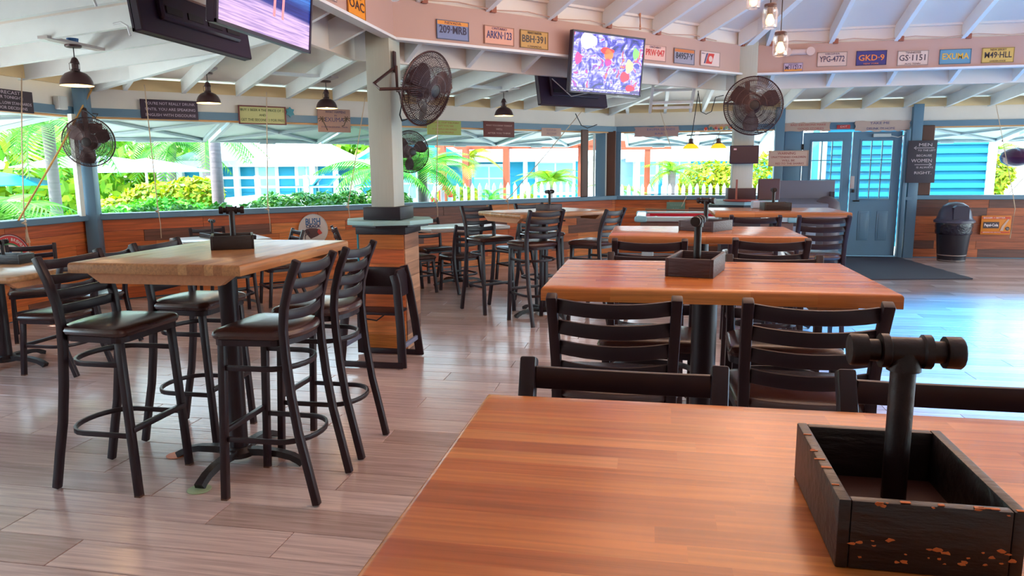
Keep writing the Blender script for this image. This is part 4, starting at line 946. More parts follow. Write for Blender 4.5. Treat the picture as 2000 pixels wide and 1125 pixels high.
MB().box((-1.982, 5.60, 2.30), (.012, .05, .16)).build('mount_plate', 'bronze', bk)
MB().tube([(-1.97, 5.62, 2.1), (-1.93, 5.6, 2.0), (-1.96, 5.62, 1.9), (-1.93, 5.58, 1.85), (-1.85, 5.5, 1.86)], .006, 6).build('power_cord', 'cord', bk, True)
bk = bracket([(1.0, 8.56, 2.30), (.78, 8.45, 2.16), (1.06, 8.46, 2.14), (1.28, 8.45, 2.14), (1.04, 8.56, 2.30)], 'dark steel arm behind the fan on the far column')
MB().box((1.02, 8.565, 2.32), (.05, .012, .16)).build('mount_plate', 'bronze', bk)
bk = bracket([(-6.10, 7.14, 2.15), (-6.05, 7.08, 2.1), (-6.02, 7.05, 1.85), (-5.99, 7.04, 1.82)], 'dark arm and cords carrying the left corner fan', r=.03)
MB().box((-6.08, 7.10, 1.95), (.34, .03, .11), rz=.5).build('mount_board', flat((110, 66, 60)), bk)
MB().tube([(-6.05, 7.05, 2.14), (-5.95, 7.0, 2.12), (-5.85, 7.0, 2.05), (-5.82, 7.0, 2.09), (-5.92, 7.05, 2.1)], .007, 6).build('cord_coil', 'cord', bk, True)
MB().rbox((-6.20, 6.93, 2.21), (.08, .12, .14), .008, 1).build('outlet_box', flat((205, 205, 205)), bk)
bk = bracket([(-3.34, 9.95, 1.72), (-3.22, 9.72, 1.72)], 'short arm holding the half hidden fan to the window header', r=.02)

# ------------------------------------------------------------------ lamps
def barn_lamp(loc, rz, label):
    t = empty('barn_pendant', loc, rz); tag(t, label, 'pendant lamp', 'bronze barn pendants over the windows')
    MB().box((0, 0, .285), (.62, .09, .022)).build('mounting_board', flat((190, 178, 178)), t)
    MB().lathe([(.04, .296), (.045, .325)], 14).build('junction_box', flat((60, 110, 170)), t)
    MB().lathe([(.06, .255), (.064, .262), (.064, .272), (.058, .275)], 20).build('canopy', 'bronze', t, True)
    MB().tube([(0, 0, .26), (0, 0, .16)], .004, 6).build('cord', 'cord', t)
    MB().lathe([(.012, .175), (.022, .165), (.03, .145), (.034, .135), (.034, .125), (.026, .12), (.026, .085), (.032, .08), (.034, .06)], 18).build('cap', 'bronze', t, True)
    for i in range(3):
        a = i * 2 * PI / 3 + .5; MB().tube([(r_ * math.cos(a), r_ * math.sin(a), z) for r_, z in ((.032, .13), (.043, .125), (.043, .08), (.036, .06))], .003, 5).build('yoke', 'bronze', t, True)
    prof = [(.03, .065), (.05, .06), (.08, .045), (.105, .018), (.12, -.015), (.126, -.045), (.128, -.05)]
    MB().lathe(prof, 26, caps=False).build('shade', 'bronze', t, True)
    MB().lathe([(r_ - .003, z - .002) for r_, z in prof], 26, caps=False).build('shade_lining', 'innershade', t, True)
    MB().lathe([(.012, .03), (.02, .01), (.03, -.015), (.026, -.035), (.01, -.045)], 14).build('bulb', 'bulb', t, True)
    point('lamp_light', (0, 0, -.07), 1.2, (1, .72, .42), .03).parent = t
    return t
barn_lamp((-4.70, 5.45, 2.235), PI / 2, 'bronze barn pendant farthest left, over the left window corner')
barn_lamp((-4.78, 7.43, 2.265), -A45, 'bronze barn pendant above the drunk-speaking chalkboard')
barn_lamp((-3.90, 8.52, 2.275), -A45, 'bronze barn pendant directly above the EXUMA palm sign')
barn_lamp((-1.96, 9.82, 2.235), -A45, 'bronze barn pendant above the dark red sign')
def jar(loc, label, top=3.6):
    t = empty('jar_lamp', loc); tag(t, label, 'pendant lamp', 'mason jar pendants')
    MB().lathe([(.03, -.075), (.042, -.07), (.045, -.05), (.046, .02), (.04, .045), (.033, .05), (.033, .062)], 22, caps=False).build('jar', 'glass', t, True)
    MB().lathe([(.036, .052), (.037, .056), (.037, .068), (.03, .072)], 22).build('lid', 'bronze', t, True)
    MB().lathe([(.018, .01), (.018, .055)], 12).build('socket', 'bronze', t, True)
    MB().lathe([(.012, .012), (.018, -.005), (.027, -.025), (.025, -.043), (.01, -.055)], 16).build('bulb', 'bulb2', t, True)
    MB().tube([(0, 0, .07), (0, 0, top - loc[2])], .003, 6).build('cord', 'cord', t)
    point('jar_light', (0, 0, -.02), 3.5, WARM, .03).parent = t
    return t
jar((.77, 4.91, 2.22), 'lowest mason jar lamp with a brightly lit bulb', 3.9)
jar((.70, 4.90, 2.385), 'middle mason jar lamp partly cut by the top edge', 3.9)
jar((.64, 5.25, 2.575), 'highest mason jar lamp, only its base in view', 3.9)

# pool table lamp
pl = empty('pool_table_lamp', (1.12, 12.0, 1.98)); tag(pl, 'pool table lamp with yellow shades and a row of coloured balls', 'lamp')
MB().bar([(-.58, 0, .0), (.62, 0, .03)], .02, .016).build('bar', 'iron', pl)
MB().tube([(-.42, 0, .09), (.6, 0, .12)], .003, 5).build('ball_rod', 'iron', pl)
for i, c in enumerate(((210, 80, 60), (70, 120, 120), (190, 90, 90), (200, 140, 40), (150, 180, 150), (226, 100, 50), (170, 180, 150), (220, 70, 60))):
    o = MB().lathe([(.004, -.029), (.02, -.021), (.029, 0), (.02, .021), (.004, .029)], 12).build('ball', flat(c, .25), pl, True); o.location = (-.29 + i * .078, 0, .095 + .0025 * i)
for i in range(3):
    x = -.51 + i * .42
    MB().tube([(x, 0, .0), (x, 0, -.06)], .004, 6).build('stem', 'iron', pl)
    MB().lathe([(.02, -.05), (.035, -.06), (.035, -.11), (.06, -.14)], 16, (x, 0, 0)).build('shade_neck', 'bronze', pl, True)
    MB().lathe([(.05, -.13), (.10, -.165), (.13, -.205)], 20, (x, 0, 0), caps=False).build('shade', 'yellowglass', pl, True)
    MB().lathe([(.02, -.14), (.03, -.165), (.015, -.19)], 12, (x, 0, 0)).build('bulb', 'bulb2', pl, True)
for x0, x1 in ((-.5, -.42), (.5, .3)): MB().tube([(x0, 0, .0), (x1, -.05, .7)], .006, 6).build('chain', 'iron', pl)
# white rack hanging under the roof
hr = empty('hanging_rack', (.0, 9.0, 2.125)); tag(hr, 'white hanging wooden rack frame under the beam left of the far fan', 'rack')
for x in (.0, .48): MB().bar([(x, 0, .30), (x - .03, .25, .02)], .03, .05).build('side_rail', 'white', hr)
for z in (.06, .12, .26): MB().bar([(0, .16 - z * .3, z + .0), (.47, .16 - z * .3, z)], .02, .03).build('crossbar', 'white', hr)

# ------------------------------------------------------------------ ropes, stick
def rope(pts, label, m='rope', r=.006, name='rope', cat='rope'):
    o = MB().tube(pts, r, 6).build(name, m, None, True); tag(o, label, cat); return o
def rope_knot(o, p, tail):
    MB().tube([p + Vector((.0, 0, .02)), p + Vector((.025, -.02, 0)), p + Vector((-.02, -.02, -.015)), p + Vector((.02, -.01, -.03))], .011, 6).build('knot', 'rope', o, True)
    MB().tube([p, p + tail * .5 + Vector((.01, 0, 0)), p + tail], .005, 6).build('tail', 'rope', o, True)
xs_ = -6.12
o = rope([(xs_, 6.39, 2.46), (xs_, 6.30, 1.8), (xs_, 6.22, 1.03)], 'rope with a frayed knot in the left window'); rope_knot(o, Vector((xs_ + .02, 6.21, 1.0)), Vector((.02, 0, -.40)))
MB().tube([(xs_ + .02, 6.21, .92), (xs_ + .03, 6.20, .84), (xs_ + .02, 6.22, .79)], .016, 7, scales=[.6, 1, 1.4]).build('frayed_end', 'rope', o, True)
rope([(-6.1, 7.33, 2.44), (-6.12, 6.75, 1.70), (-6.12, 6.15, 1.01)], 'long thin bamboo stick leaning diagonally across the left window', 'bamboo', .010, 'bamboo_stick', 'stick')
def r45(s0_, z0, s1_, z1, zt, label, k=13.2):
    a, b = P45(s0_, k, z0), P45(s1_, k, z1); o = rope([a, (a + b) / 2 + Vector((0, 0, -.01)), b], label); rope_knot(o, b, Vector((.02, -.01, zt - z1))); return o
r45(1.35, 2.45, 1.38, 1.04, .71, 'rope hanging in front of the drunk-speaking chalkboard')
r45(2.71, 2.44, 2.64, 1.02, .72, 'rope hanging in front of the beer price sign')
r45(4.01, 2.44, 3.70, 1.01, .75, 'slanting rope just left of the near column')
r45(5.10, 2.26, 5.04, 1.03, .81, 'rope hanging in front of the green sign right of the near column')
r45(7.75, 2.40, 6.27, 1.01, .86, 'long diagonal rope left of the first brown storm board')
def ry(pts, label): return rope([(x, 12.68, z) for x, z in pts], label, r=.005)
ry([(.13, 2.42), (.30, 1.88)], 'short rope hanging behind the blue-lettered plank sign')
o = ry([(.21, 2.10), (.58, 1.12), (1.13, 2.10)], 'V-shaped thin cord in the window over the pool table'); MB().tube([(.58, 12.68, 1.12), (.59, 12.67, .98), (.52, 12.66, .83)], .006, 6).build('tail', 'rope', o, True)
o = ry([(5.20, 2.39), (5.56, 1.02)], 'white rope crossing the right window'); MB().tube([(5.56, 12.68, 1.02), (5.60, 12.66, .8), (5.57, 12.66, .34)], .007, 6).build('tail', 'rope', o, True)
ry([(5.9, 2.1), (5.7, 1.3), (5.50, 1.03)], 'second thinner rope at the right edge of the right window')
o = MB().tube([(1.9, 8.9, 2.4), (1.95, 9.1, 2.3)], .003, 5)
rope([(.52, 9.0, 2.36), (.56, 9.0, 2.12), (.62, 9.0, 2.09), (.68, 9.0, 2.12), (.72, 9.0, 2.28), (.80, 8.9, 2.29)], 'black power cord drooping between the rack and the far fan', 'cord', .005, 'power_cord', 'cord')
rope([P45(7.5, 13.0, 2.34), P45(7.62, 13.0, 2.16), P45(7.75, 13.0, 2.12), P45(7.95, 13.0, 2.18)], 'dark cable drooping left of the narrow blue post', 'cord', .007, 'cable', 'cord')
# rod along the sill
rope([(-.1, 12.66, 1.04), (1.9, 12.66, 1.045)], 'thin dark rod lying along the sill behind the pool table', 'iron', .006, 'rod', 'rod')
gb_ = MB().lathe([(.01, -.16), (.12, -.135), (.21, -.075), (.24, 0), (.21, .075), (.12, .135), (.01, .16)], 26).build('hanging_ball', mat('purple_gloss', S(70, 22, 62), .2), None, True); gb_.location = (5.85, 13.35, 1.60); tag(gb_, 'dark purple oval float hanging in the right window', 'float')

# ------------------------------------------------------------------ pool table, cabinet, bin, mat
pt = empty('pool_table', (.85, 10.55, 0)); tag(pt, 'pool table with red cloth and pale rails behind the third orange table', 'pool table')
MB().box((0, 0, .70), (1.95, 1.25, .12)).build('body', flat((120, 80, 70)), pt, bev=.01)
MB().box((0, 0, .765), (1.90, 1.20, .02)).build('cloth', 'felt', pt)
for y in (-.62, .62): MB().rbox((0, y, .80), (1.86, .13, .06), .012).build('rail', 'poolrail', pt, True); MB().box((0, y * .86, .79), (1.84, .06, .035)).build('cushion', 'felt', pt)
for x in (-.97, .97): MB().rbox((x, 0, .80), (.13, 1.12, .06), .012).build('rail', 'poolrail', pt, True); MB().box((x * .91, 0, .79), (.06, 1.1, .035)).build('cushion', 'felt', pt)
for x in (-.97, .97):
    for y in (-.62, .62):
        MB().rbox((x, y, .80), (.17, .17, .075), .03, 3).build('corner_cap', flat((150, 196, 206)), pt, True)
        MB().rbox((x * .9, y * .85, .35), (.16, .16, .70), .01, 1).build('leg', flat((180, 190, 196)), pt)
cue = MB().tube([(-.07, 11.25, .86), (1.75, 10.75, .85)], .011, 8, scales=[1.3, .6]).build('pool_cue', flat((140, 110, 90)), None, True); tag(cue, 'pool cue lying across the rails of the pool table', 'cue')
for i, (x, y, c) in enumerate(((.08, 10.15, (225, 200, 160)), (.5, 10.02, (120, 30, 50)), (.78, 10.06, (190, 60, 80)))):
    o = MB().lathe([(.003, -.028), (.02, -.02), (.028, 0), (.02, .02), (.003, .028)], 14).build('pool_ball', flat(c, .2), None, True); o.location = (x, y, .803); tag(o, ['cream ball nearest the left end of the pool table', 'dark red ball on the pool table', 'pink ball on the pool table'][i], 'ball')
gc = empty('covered_cabinet', (2.25, 11.75, 0)); tag(gc, 'grey covered cabinet with a raised back board left of the blue doors', 'cabinet')
gm, gm2 = flat((112, 108, 122)), flat((66, 52, 60))
MB().box((0, .12, .72), (1.0, .04, 1.1)).build('back_board', gm, gc, bev=.01)
MB().prism([(-.35, .93), (.10, 1.0), (.10, .86), (-.35, .86)], 'X', -.45, .32).build('top', flat((126, 124, 140)), gc)
MB().box((-.08, -.12, .44), (.72, .40, .84)).build('body', gm2, gc, bev=.01)
MB().lathe([(.19, .02), (.2, .8), (.17, .95), (.09, 1.02), (.02, 1.04)], 24, (.35, -.12, 0)).build('rounded_end', flat((92, 76, 84)), gc, True)
MB().box((.46, .08, .55), (.06, .06, 1.1)).build('side_post', gm2, gc)
for x in (-.3, -.1, .1): MB().box((x, -.33, .45), (.14, .02, .3)).build('panel', flat((150, 160, 180)), gc, bev=.004)
tb = empty('trash_bin', (4.66, 12.42, 0)); tag(tb, 'black round trash bin with a domed swing lid', 'trash bin')
MB().lathe([(.19, .0), (.195, .03), (.2, .10), (.205, .11), (.245, .58), (.25, .60)], 32).build('body', 'black', tb, True)
MB().lathe([(.245, .42), (.258, .46), (.252, .50), (.262, .54), (.256, .60)], 32, caps=False).build('bin_liner', mat('bin_liner', S(36, 26, 40), .15, bump=1.0, scale=22, var=.2), tb, True)
MB().lathe([(.27, .60), (.285, .605), (.285, .635), (.25, .66), (.235, .70), (.215, .78), (.17, .86), (.10, .905), (.0, .92)], 32, caps=False).build('lid', flat((78, 70, 88), .35), tb, True)
MB().prism([(-.11, .66), (.11, .66), (.11, .84), (.07, .87), (-.07, .87), (-.11, .84)], 'Y', -.245, -.16).build('flap', 'tvblack', tb)
MB().lathe([(.199, .09), (.204, .095), (.204, .105), (.203, .108)], 32, caps=False).build('worn_band', flat((150, 130, 125)), tb, True)
MB().lathe([(.192, .005), (.197, .01), (.197, .022), (.196, .026)], 32, caps=False).build('worn_band', flat((120, 104, 100)), tb, True)
fm = MB()
poly = [(2.75, 12.75), (3.95, 12.78), (4.16, 10.35), (3.9, 10.22), (3.55, 10.3), (3.3, 10.15), (2.7, 10.2)]
n = 14; right = [(3.97 + .2 * i / n + (.02 if i % 2 else 0), 12.76 - 2.4 * i / n) for i in range(n + 1)]
fm.prism([(2.72, 12.78)] + right + [(2.85, 10.12)], 'Z', .002, .014)
o = fm.build('door_mat', 'rubber'); tag(o, 'large dark rubber mat on the floor in front of the blue doors', 'mat')

# ------------------------------------------------------------------ OUTDOORS
gr = MB().box((-4, 30, -.12), (120, 100, .04)).build('ground', 'sand'); tag(gr, kind='structure')
# storm shutters propped open outside the windows
def shutter(P0, ang, a, b, label):
    T = Matrix.Translation(P0) @ Matrix.Rotation(ang, 4, 'Z'); L = b - a
    t = empty('storm_shutter', P0 + Vector((math.cos(ang), math.sin(ang), 0)) * (a + b) / 2 - Vector((math.sin(ang), -math.cos(ang), 0)) * .08 + Vector((0, 0, 2.10)), ang)
    tag(t, label, 'shutter', 'storm shutters propped open outside'); D = 1.25
    t.rotation_euler = (-math.atan2(.20, D), 0, ang)
    MB().box((0, D / 2, .02), (L - .05, D, .012)).build('sheet', 'shutter', t)
    f = MB()
    for x in (-L / 2 + .05, L / 2 - .05): f.box((x, D / 2, -.01), (.05, D, .04))
    for y in (.03, D - .03): f.box((0, y, -.01), (L - .05, .05, .04))
    f.build('frame', 'shutterbar', t)
    for s in (-1, 1): MB().bar([(-s * (L / 2 - .08), .06, -.01), (s * (L / 2 - .08), D - .06, -.01)], .04, .03).build('brace', 'shutterbar', t)
    MB().box((0, D - .08, -.04), (.22, .04, .03)).build('handle', 'shutterbar', t)
LD = (ctr2 - ctr1).length; nS = 5
pos = ['leftmost of the shutters along the diagonal window wall', 'shutter behind the beer price sign', 'shutter behind the near column', 'shutter behind the green and dark red signs', 'shutter at the right end of the diagonal wall']
for i in range(nS): shutter(ctr1, A45, LD * i / nS, LD * (i + 1) / nS, pos[i])
for i in range(2): shutter(Vector((XO, 3.6, 0)), PI / 2, i * 1.75, (i + 1) * 1.75, ['shutter outside the left window at the picture edge', 'shutter outside the left window next to the corner post'][i])
shutter(ctr2, 0, .1, 1.35, 'shutter behind the blue-lettered plank sign'); shutter(ctr2, 0, 1.38, 2.6, 'shutter behind the far fan')
shutter(Vector((4.2, YO, 0)), 0, 0, 1.7, 'shutter outside the right window, left one'); shutter(Vector((4.2, YO, 0)), 0, 1.72, 3.4, 'shutter outside the right window, right one')

# plants
def leafball(mb, c, r, n, ls, rnd, flat_=1.0):
    for i in range(n):
        d = Vector((rnd.gauss(0, 1), rnd.gauss(0, 1), rnd.gauss(0, 1))).normalized() * (rnd.uniform(.45, 1) ** .5)
        p = Vector(c) + Vector((d.x * r[0], d.y * r[1], d.z * r[2])); nrm = (d + Vector((rnd.gauss(0, .5), rnd.gauss(0, .5), rnd.gauss(.3, .5)))).normalized()
        a = nrm.cross(Vector((rnd.gauss(0, 1), rnd.gauss(0, 1), rnd.gauss(0, 1)))).normalized(); b = nrm.cross(a); s = ls * rnd.uniform(.6, 1.3)
        mb.add([p - a * s, p + b * s * .5, p + a * s, p - b * s * .5], [(0, 1, 2, 3)])
def bush(name, label, blobs, m, n, ls, seed, group=None, cat='shrub'):
    rnd = random.Random(seed); mb = MB(); tot = sum(r[0] * r[2] for _, r in blobs)
    for c, r in blobs: leafball(mb, c, r, int(n * r[0] * r[2] / tot), ls, rnd)
    c0_ = blobs[0][0]
    t = empty(name, (c0_[0], c0_[1], -.1)); tag(t, label, cat, group)
    for i in range(len(mb.v)): v = mb.v[i]; mb.v[i] = (v[0] - c0_[0], v[1] - c0_[1], v[2] + .1)
    o = mb.build('foliage', m, t); tag(o, kind='stuff')
    st = MB()
    for c, r in blobs:
        for k in range(3): x, y = c[0] - c0_[0] + rnd.uniform(-.2, .2) * r[0], c[1] - c0_[1] + rnd.uniform(-.2, .2) * r[1]; st.tube([(x * .9, y * .9, 0), (x, y, c[2] + .1)], .02, 5)
    st.build('stem', 'trunk', t); return t
FR = {}
def frond_mesh(L, key, nl=26, wl=.5, droop=.5, m='leafD', up=.35):
    if key in FR: return FR[key]
    mb = MB(); pts = []
    for i in range(nl + 1): f = i / nl; pts.append(Vector((L * f * (1 - .15 * f * droop), 0, L * (up * f - (up + droop) * f * f))))
    mb.tube(pts, .015 * L, 4, scales=[1 - .8 * i / nl for i in range(nl + 1)])
    for i in range(2, nl + 1):
        f = i / nl; ll = wl * L * math.sin(PI * min(1, f * .85 + .15)) ** .7 * .55; p = pts[i]; d = (pts[i] - pts[i - 1]).normalized()
        for s in (-1, 1):
            tip = p + d * ll * .55 + Vector((0, s * ll, -ll * .35)); wv = d * .035 * L * .5
            mb.add([p - wv, p + wv, tip], [(0, 1, 2)])
    o = mb.build('frond', m); FR[key] = o.data; bpy.data.objects.remove(o); return FR[key]
def palm(loc, h, label, L=1.4, n=12, lean=(0, 0), tr=.12, seed=0, key='a', m='leafD', name='palm_tree', up=.35, droop=.5, group='palm trees outside', boots=False):
    rnd = random.Random(seed); t = empty(name, loc); tag(t, label, 'palm tree', group)
    H = Vector((lean[0], lean[1], h)); pts = [Vector((lean[0] * f * f, lean[1] * f * f, h * f)) for f in [i / 10 for i in range(11)]]
    if h > .1: MB().tube(pts, tr, 12, scales=[1.25, 1.1, 1.02, 1, 1, .98, .97, .97, .96, 1.0, 1.05]).build('trunk', 'trunk', t, True)
    me = frond_mesh(L, key, m=m, up=up, droop=droop)
    for i in range(n):
        o = bpy.data.objects.new('frond', me); C.objects.link(o); o.parent = t; o.location = H + Vector((0, 0, -.02))
        o.rotation_euler = (rnd.uniform(-.25, .25), rnd.uniform(-.75, .25), 2 * PI * i / n + rnd.uniform(-.2, .2)); k = rnd.uniform(.8, 1.1); o.scale = (k, k, k)
    return t
palm((-8.85, 9.6, -.1), 2.3, 'palm with a grey trunk in the left window', 1.5, 12, (.0, .0), .085, 1, key='big')
palm((-8.35, 8.1, -.1), .9, 'low palmetto with spiky fronds at the lower left window', 1.1, 18, (0, 0), .10, 2, key='pal', m='leafD', up=.8, droop=.4)
palm((-8.9, 8.9, -.1), .5, 'second low palmetto at the left edge of the left window', 1.2, 16, (0, 0), .10, 22, key='pal2', m='leafC', up=.9, droop=.4)
palm((-6.32, 9.88, -.1), 3.6, 'thick grey palm trunk right outside the long window', 1.2, 8, (.0, .05), .085, 3, key='big')
palm((-13.3, 18.2, -.1), 2.6, 'small palm beyond the beach umbrellas, left one', 1.6, 11, (0, 0), .14, 4, key='big')
palm((-11.9, 16.6, -.1), 2.3, 'small palm beyond the garden bed, right of the other one', 1.5, 11, (.1, 0), .12, 5, key='big')
palm((-10.6, 16.2, -.1), 2.5, 'small palm behind the thick grey trunk', 1.6, 11, (0, 0), .12, 6, key='big')
palm((-4.15, 13.05, -.1), 1.55, 'bright green fan palm right of the near column', 1.15, 20, (0, 0), .09, 7, key='fan', m='leafC', up=.6, droop=.25)
palm((-4.62, 12.3, -.1), 1.5, 'green palm left of the near column', .7, 16, (0, 0), .08, 8, key='fan', m='leafC', up=.6, droop=.25)
palm((-2.30, 17.1, -.1), 1.3, 'little palm behind the picket fence left of the narrow blue post', .95, 13, (0, 0), .08, 9, key='sm', m='leafA')
palm((.54, 19.6, -.1), 1.5, 'little palm in the middle of the pool table window', 1.1, 13, (0, 0), .1, 10, key='sm', m='leafA')
palm((-.85, 18.3, -.1), 1.05, 'little palm beside the brown storm board in the pool table window', .9, 12, (0, 0), .08, 11, key='sm', m='leafA')
palm((-3.35, 15.2, -.1), .9, 'small agave-like palm inside the pergola', .5, 12, (0, 0), .06, 12, key='sm2', m='leafC', up=.8, droop=.1)
palm((-4.6, 18.3, -.1), 1.9, 'yellowing palm between the pergola posts', 1.0, 12, (0, 0), .1, 13, key='yel', m='leafB')
palm((9.0, 21.5, -.1), 2.0, 'palm trunk at the right edge of the right window', 1.2, 9, (0, 0), .2, 14, key='sm')
# green masses
bush('tree_clump', 'dense bright green trees beyond the left window', [((-19, 19.5, 1.9), (3.2, 2, 2.2)), ((-22, 17, 1.6), (3, 2, 2.0)), ((-20, 23.5, 2.0), (3, 2, 2.3))], 'leafA', 6500, .22, 31, cat='trees')
bush('tree_clump', 'yellow-green trees behind the beach umbrellas', [((-15.6, 24, 1.3), (2.6, 2, 1.7)), ((-12, 25, 1.5), (2.6, 2, 1.6)), ((-9.2, 24.6, 1.9), (1.3, 1, 1.5))], 'leafA', 5200, .22, 32, cat='trees')
bush('shrub_bed', 'round green and yellow shrubs of the garden bed in the long window', [((-8.8, 11.9, .95), (.75, .5, .35)), ((-8.1, 11.9, 1.05), (.6, .5, .35)), ((-8.7, 12.4, .95), (.5, .5, .3)), ((-9.4, 11.6, .8), (.5, .4, .25))], 'leafB', 4200, .07, 33)
bush('shrub_bed', 'deep green plants in the lower part of the garden bed', [((-8.3, 11.4, .75), (1.0, .4, .30)), ((-8.9, 11.1, .7), (.6, .4, .25))], 'leafC', 2600, .06, 34)
bush('hedge', 'low bright green hedge along the sill, left half of the long window', [((-6.75 + .33 * i, 8.05 + .33 * i, .81), (.30, .3, .25)) for i in range(7)], 'leafF', 5200, .045, 35, cat='hedge')
bush('hedge', 'flowering green hedge along the sill left of the near column', [((-5.6 + .3 * i, 10.2 + .24 * i, .90), (.30, .3, .27)) for i in range(6)], 'leafF', 5600, .045, 36, cat='hedge')
bush('flowering_bush', 'yellow-green bush left of the far column', [((1.55, 20.9, 1.1), (.8, .6, .6)), ((2.2, 20.6, 1.0), (.7, .6, .7)), ((2.9, 19.1, 1.1), (.55, .5, .8)), ((1.1, 21, .8), (.5, .5, .4))], 'leafB', 4200, .08, 37)
bush('flowering_bush', 'yellow flowering bush in the right window', [((7.9, 19.0, 1.3), (.42, .4, .45)), ((7.85, 19.0, .8), (.25, .3, .4))], 'leafB', 1800, .07, 38)
bush('shrub_bed', 'yellow shrubs behind the picket fence in the pergola', [((-4.35, 16.2, .9), (.6, .4, .22)), ((-3.0, 17.5, .7), (.4, .4, .2))], 'leafB', 1200, .06, 39)
bush('tree_clump', 'green crowns above the white roofs', [((-10.0, 30, 3.1), (2.6, 1.5, 1.0)), ((-7.0, 32, 3.3), (2, 1.2, .8))], 'leafA', 1800, .22, 40, cat='trees')

def siding(parent, x0, x1, y, z0, z1, m='outteal', hh=.16):
    q = MB(); z = z0
    while z < z1 - .01:
        e = min(z + hh, z1); q.prism([(y, z), (y - .025, z), (y - .003, e), (y, e)], 'X', x0, x1); z = e
    o = q.build('siding', m, parent); tag(o, kind='stuff'); return o
def house_window(parent, x, y, z, w_, h, nx=2, nz=2):
    o = MB().box((x, y - .04, z), (w_ + .14, .05, h + .14)).build('window', 'outwhite', parent)
    for i in range(nx):
        for j in range(nz):
            MB().box((x - w_ / 2 + w_ * (i + .5) / nx, y - .07, z - h / 2 + h * (j + .5) / nz), (w_ / nx - .05, .01, h / nz - .05)).build('pane', flat((120, 190, 190), .1), o)
def house(loc, rz, W_, D_, wh, rh, label, wins, gable=False, over=.5, posts=(), m='outteal'):
    t = empty('beach_house', loc, rz); tag(t, label, 'house', 'teal beach houses')
    MB().box((0, D_ / 2, wh / 2), (W_, D_, wh)).build('wall', m, t); siding(t, -W_ / 2, W_ / 2, -.005, 0, wh, m)
    q = MB()
    if gable:
        q.prism([(-W_ / 2 - over, wh), (W_ / 2 + over, wh), (0, wh + rh)], 'Y', -over, D_ + over)
        siding(t, -W_ / 2 * .9, W_ / 2 * .9, -over - .01, wh, wh + .1, m)
        g = MB().prism([(-W_ / 2, wh + .02), (W_ / 2, wh + .02), (0, wh + rh * .84)], 'Y', -over - .03, -over); g.build('gable_board', m, t)
    else:
        a, b = W_ / 2 + over, D_ + over; q.add([(-a, -over, wh), (a, -over, wh), (a, b, wh), (-a, b, wh), (-a + D_ / 2, D_ / 2, wh + rh), (a - D_ / 2, D_ / 2, wh + rh)], [(0, 1, 5, 4), (1, 2, 5), (2, 3, 4, 5), (3, 0, 4), (3, 2, 1, 0)])
    q.build('roof', 'outwhite', t)
    MB().box((0, -over - .02, wh - .04), (W_ + 2 * over, .05, .16)).build('eave_board', 'outwhite', t)
    for x in (-W_ / 2 + .06, W_ / 2 - .06): MB().box((x, -.04, wh / 2), (.14, .06, wh)).build('corner_board', 'outwhite', t)
    for (x, z, w_, h) in wins: house_window(t, x, -.0, z, w_, h)
    for x in posts: MB().box((x, -over + .05, wh / 2), (.14, .14, wh)).build('porch_post', 'outwhite', t)
    return t
house((-9.9, 17.4, 0), .25, 4.0, 4, 1.72, 1.1, 'wide teal house with a white roof left of the near column', [(-1.2, 1.15, .45, .9), (.2, 1.1, .45, 1.0), (1.2, 1.1, .45, 1.1)], posts=(-1.9, -.5, 1.4), over=.3)
house((-5.95, 17.9, 0), .2, 2.8, 4, 1.72, .95, 'teal gabled house directly left of the near column', [(.1, 1.15, 1.1, .8)], gable=True, posts=(-1.35, 1.35), over=.2)
house((-4.8, 24.0, 0), .18, 5.6, 4, 1.85, 1.1, 'teal house with square windows behind the pergola', [(-.5, 1.2, 1.2, .8), (1.7, 1.2, 1.2, 1.0), (-2.2, 1.2, .4, 1.0)], posts=(-2.8, .7))
house((1.9, 25.2, 0), .15, 5.0, 4, 1.82, 1.1, 'teal house behind the pool table window', [(-2.1, 1.25, .7, 1.1), (-1.0, 1.25, .6, 1.1), (.6, 1.1, .6, .6)], posts=(-2.4, -1.5), over=.3)
house((11.4, 27.0, 0), 0, 6, 4, 1.9, 1.0, 'white house far behind the right window', [(-.6, 1.2, .8, .9)], m='outwhite')
hR = empty('siding_wall', (4.87, 15.6, 0)); tag(hR, 'bright teal clapboard wall right outside the doors and right window', 'house')
MB().box((0, .6, 1.15), (2.95, 1.2, 2.5)).build('wall', 'outteal', hR)
z = -.1
while z < 2.4:
    MB().prism([(-.0, z), (-.05, z), (-.006, z + .165), (0, z + .165)], 'X', -1.47, 1.47).build('clapboard', 'outteal', hR); z += .165
MB().box((1.52, -.02, 1.15), (.14, .14, 2.5)).build('corner_board', 'outwhite', hR)
MB().box((-1.52, -.02, 1.15), (.12, .14, 2.5)).build('corner_board', 'outwhite', hR)
# pergola
pg = empty('pergola', (-2.3, 17.0, -.1)); tag(pg, 'orange-brown timber pergola behind the picket fence', 'pergola')
for x, y in ((-2.2, -1.4), (-2.2, .7), (-1.22, .9), (2.2, 2.55), (.95, 2.5), (.8, -.8)): MB().box((x, y, 1.05), (.15, .15, 2.1)).build('post', 'pergola', pg)
MB().box((-.6, -1.4, 2.14), (3.5, .08, .14)).build('beam', 'pergola', pg); MB().box((-.3, 1.0, 2.16), (4.6, .08, .16)).build('beam', 'pergola', pg); MB().box((1.6, 2.5, 2.14), (2.4, .08, .16)).build('beam', 'pergola', pg)
MB().prism([(-.4, 2.10), (1.5, 2.10), (1.5, 2.26), (.6, 2.42)], 'Y', -1.0, -.92).build('gable_board', 'pergola', pg)
for i in range(9): MB().box((-2.2 + i * .5, .3, 2.27), (.05, 3.4, .10)).build('rafter', 'pergola', pg)
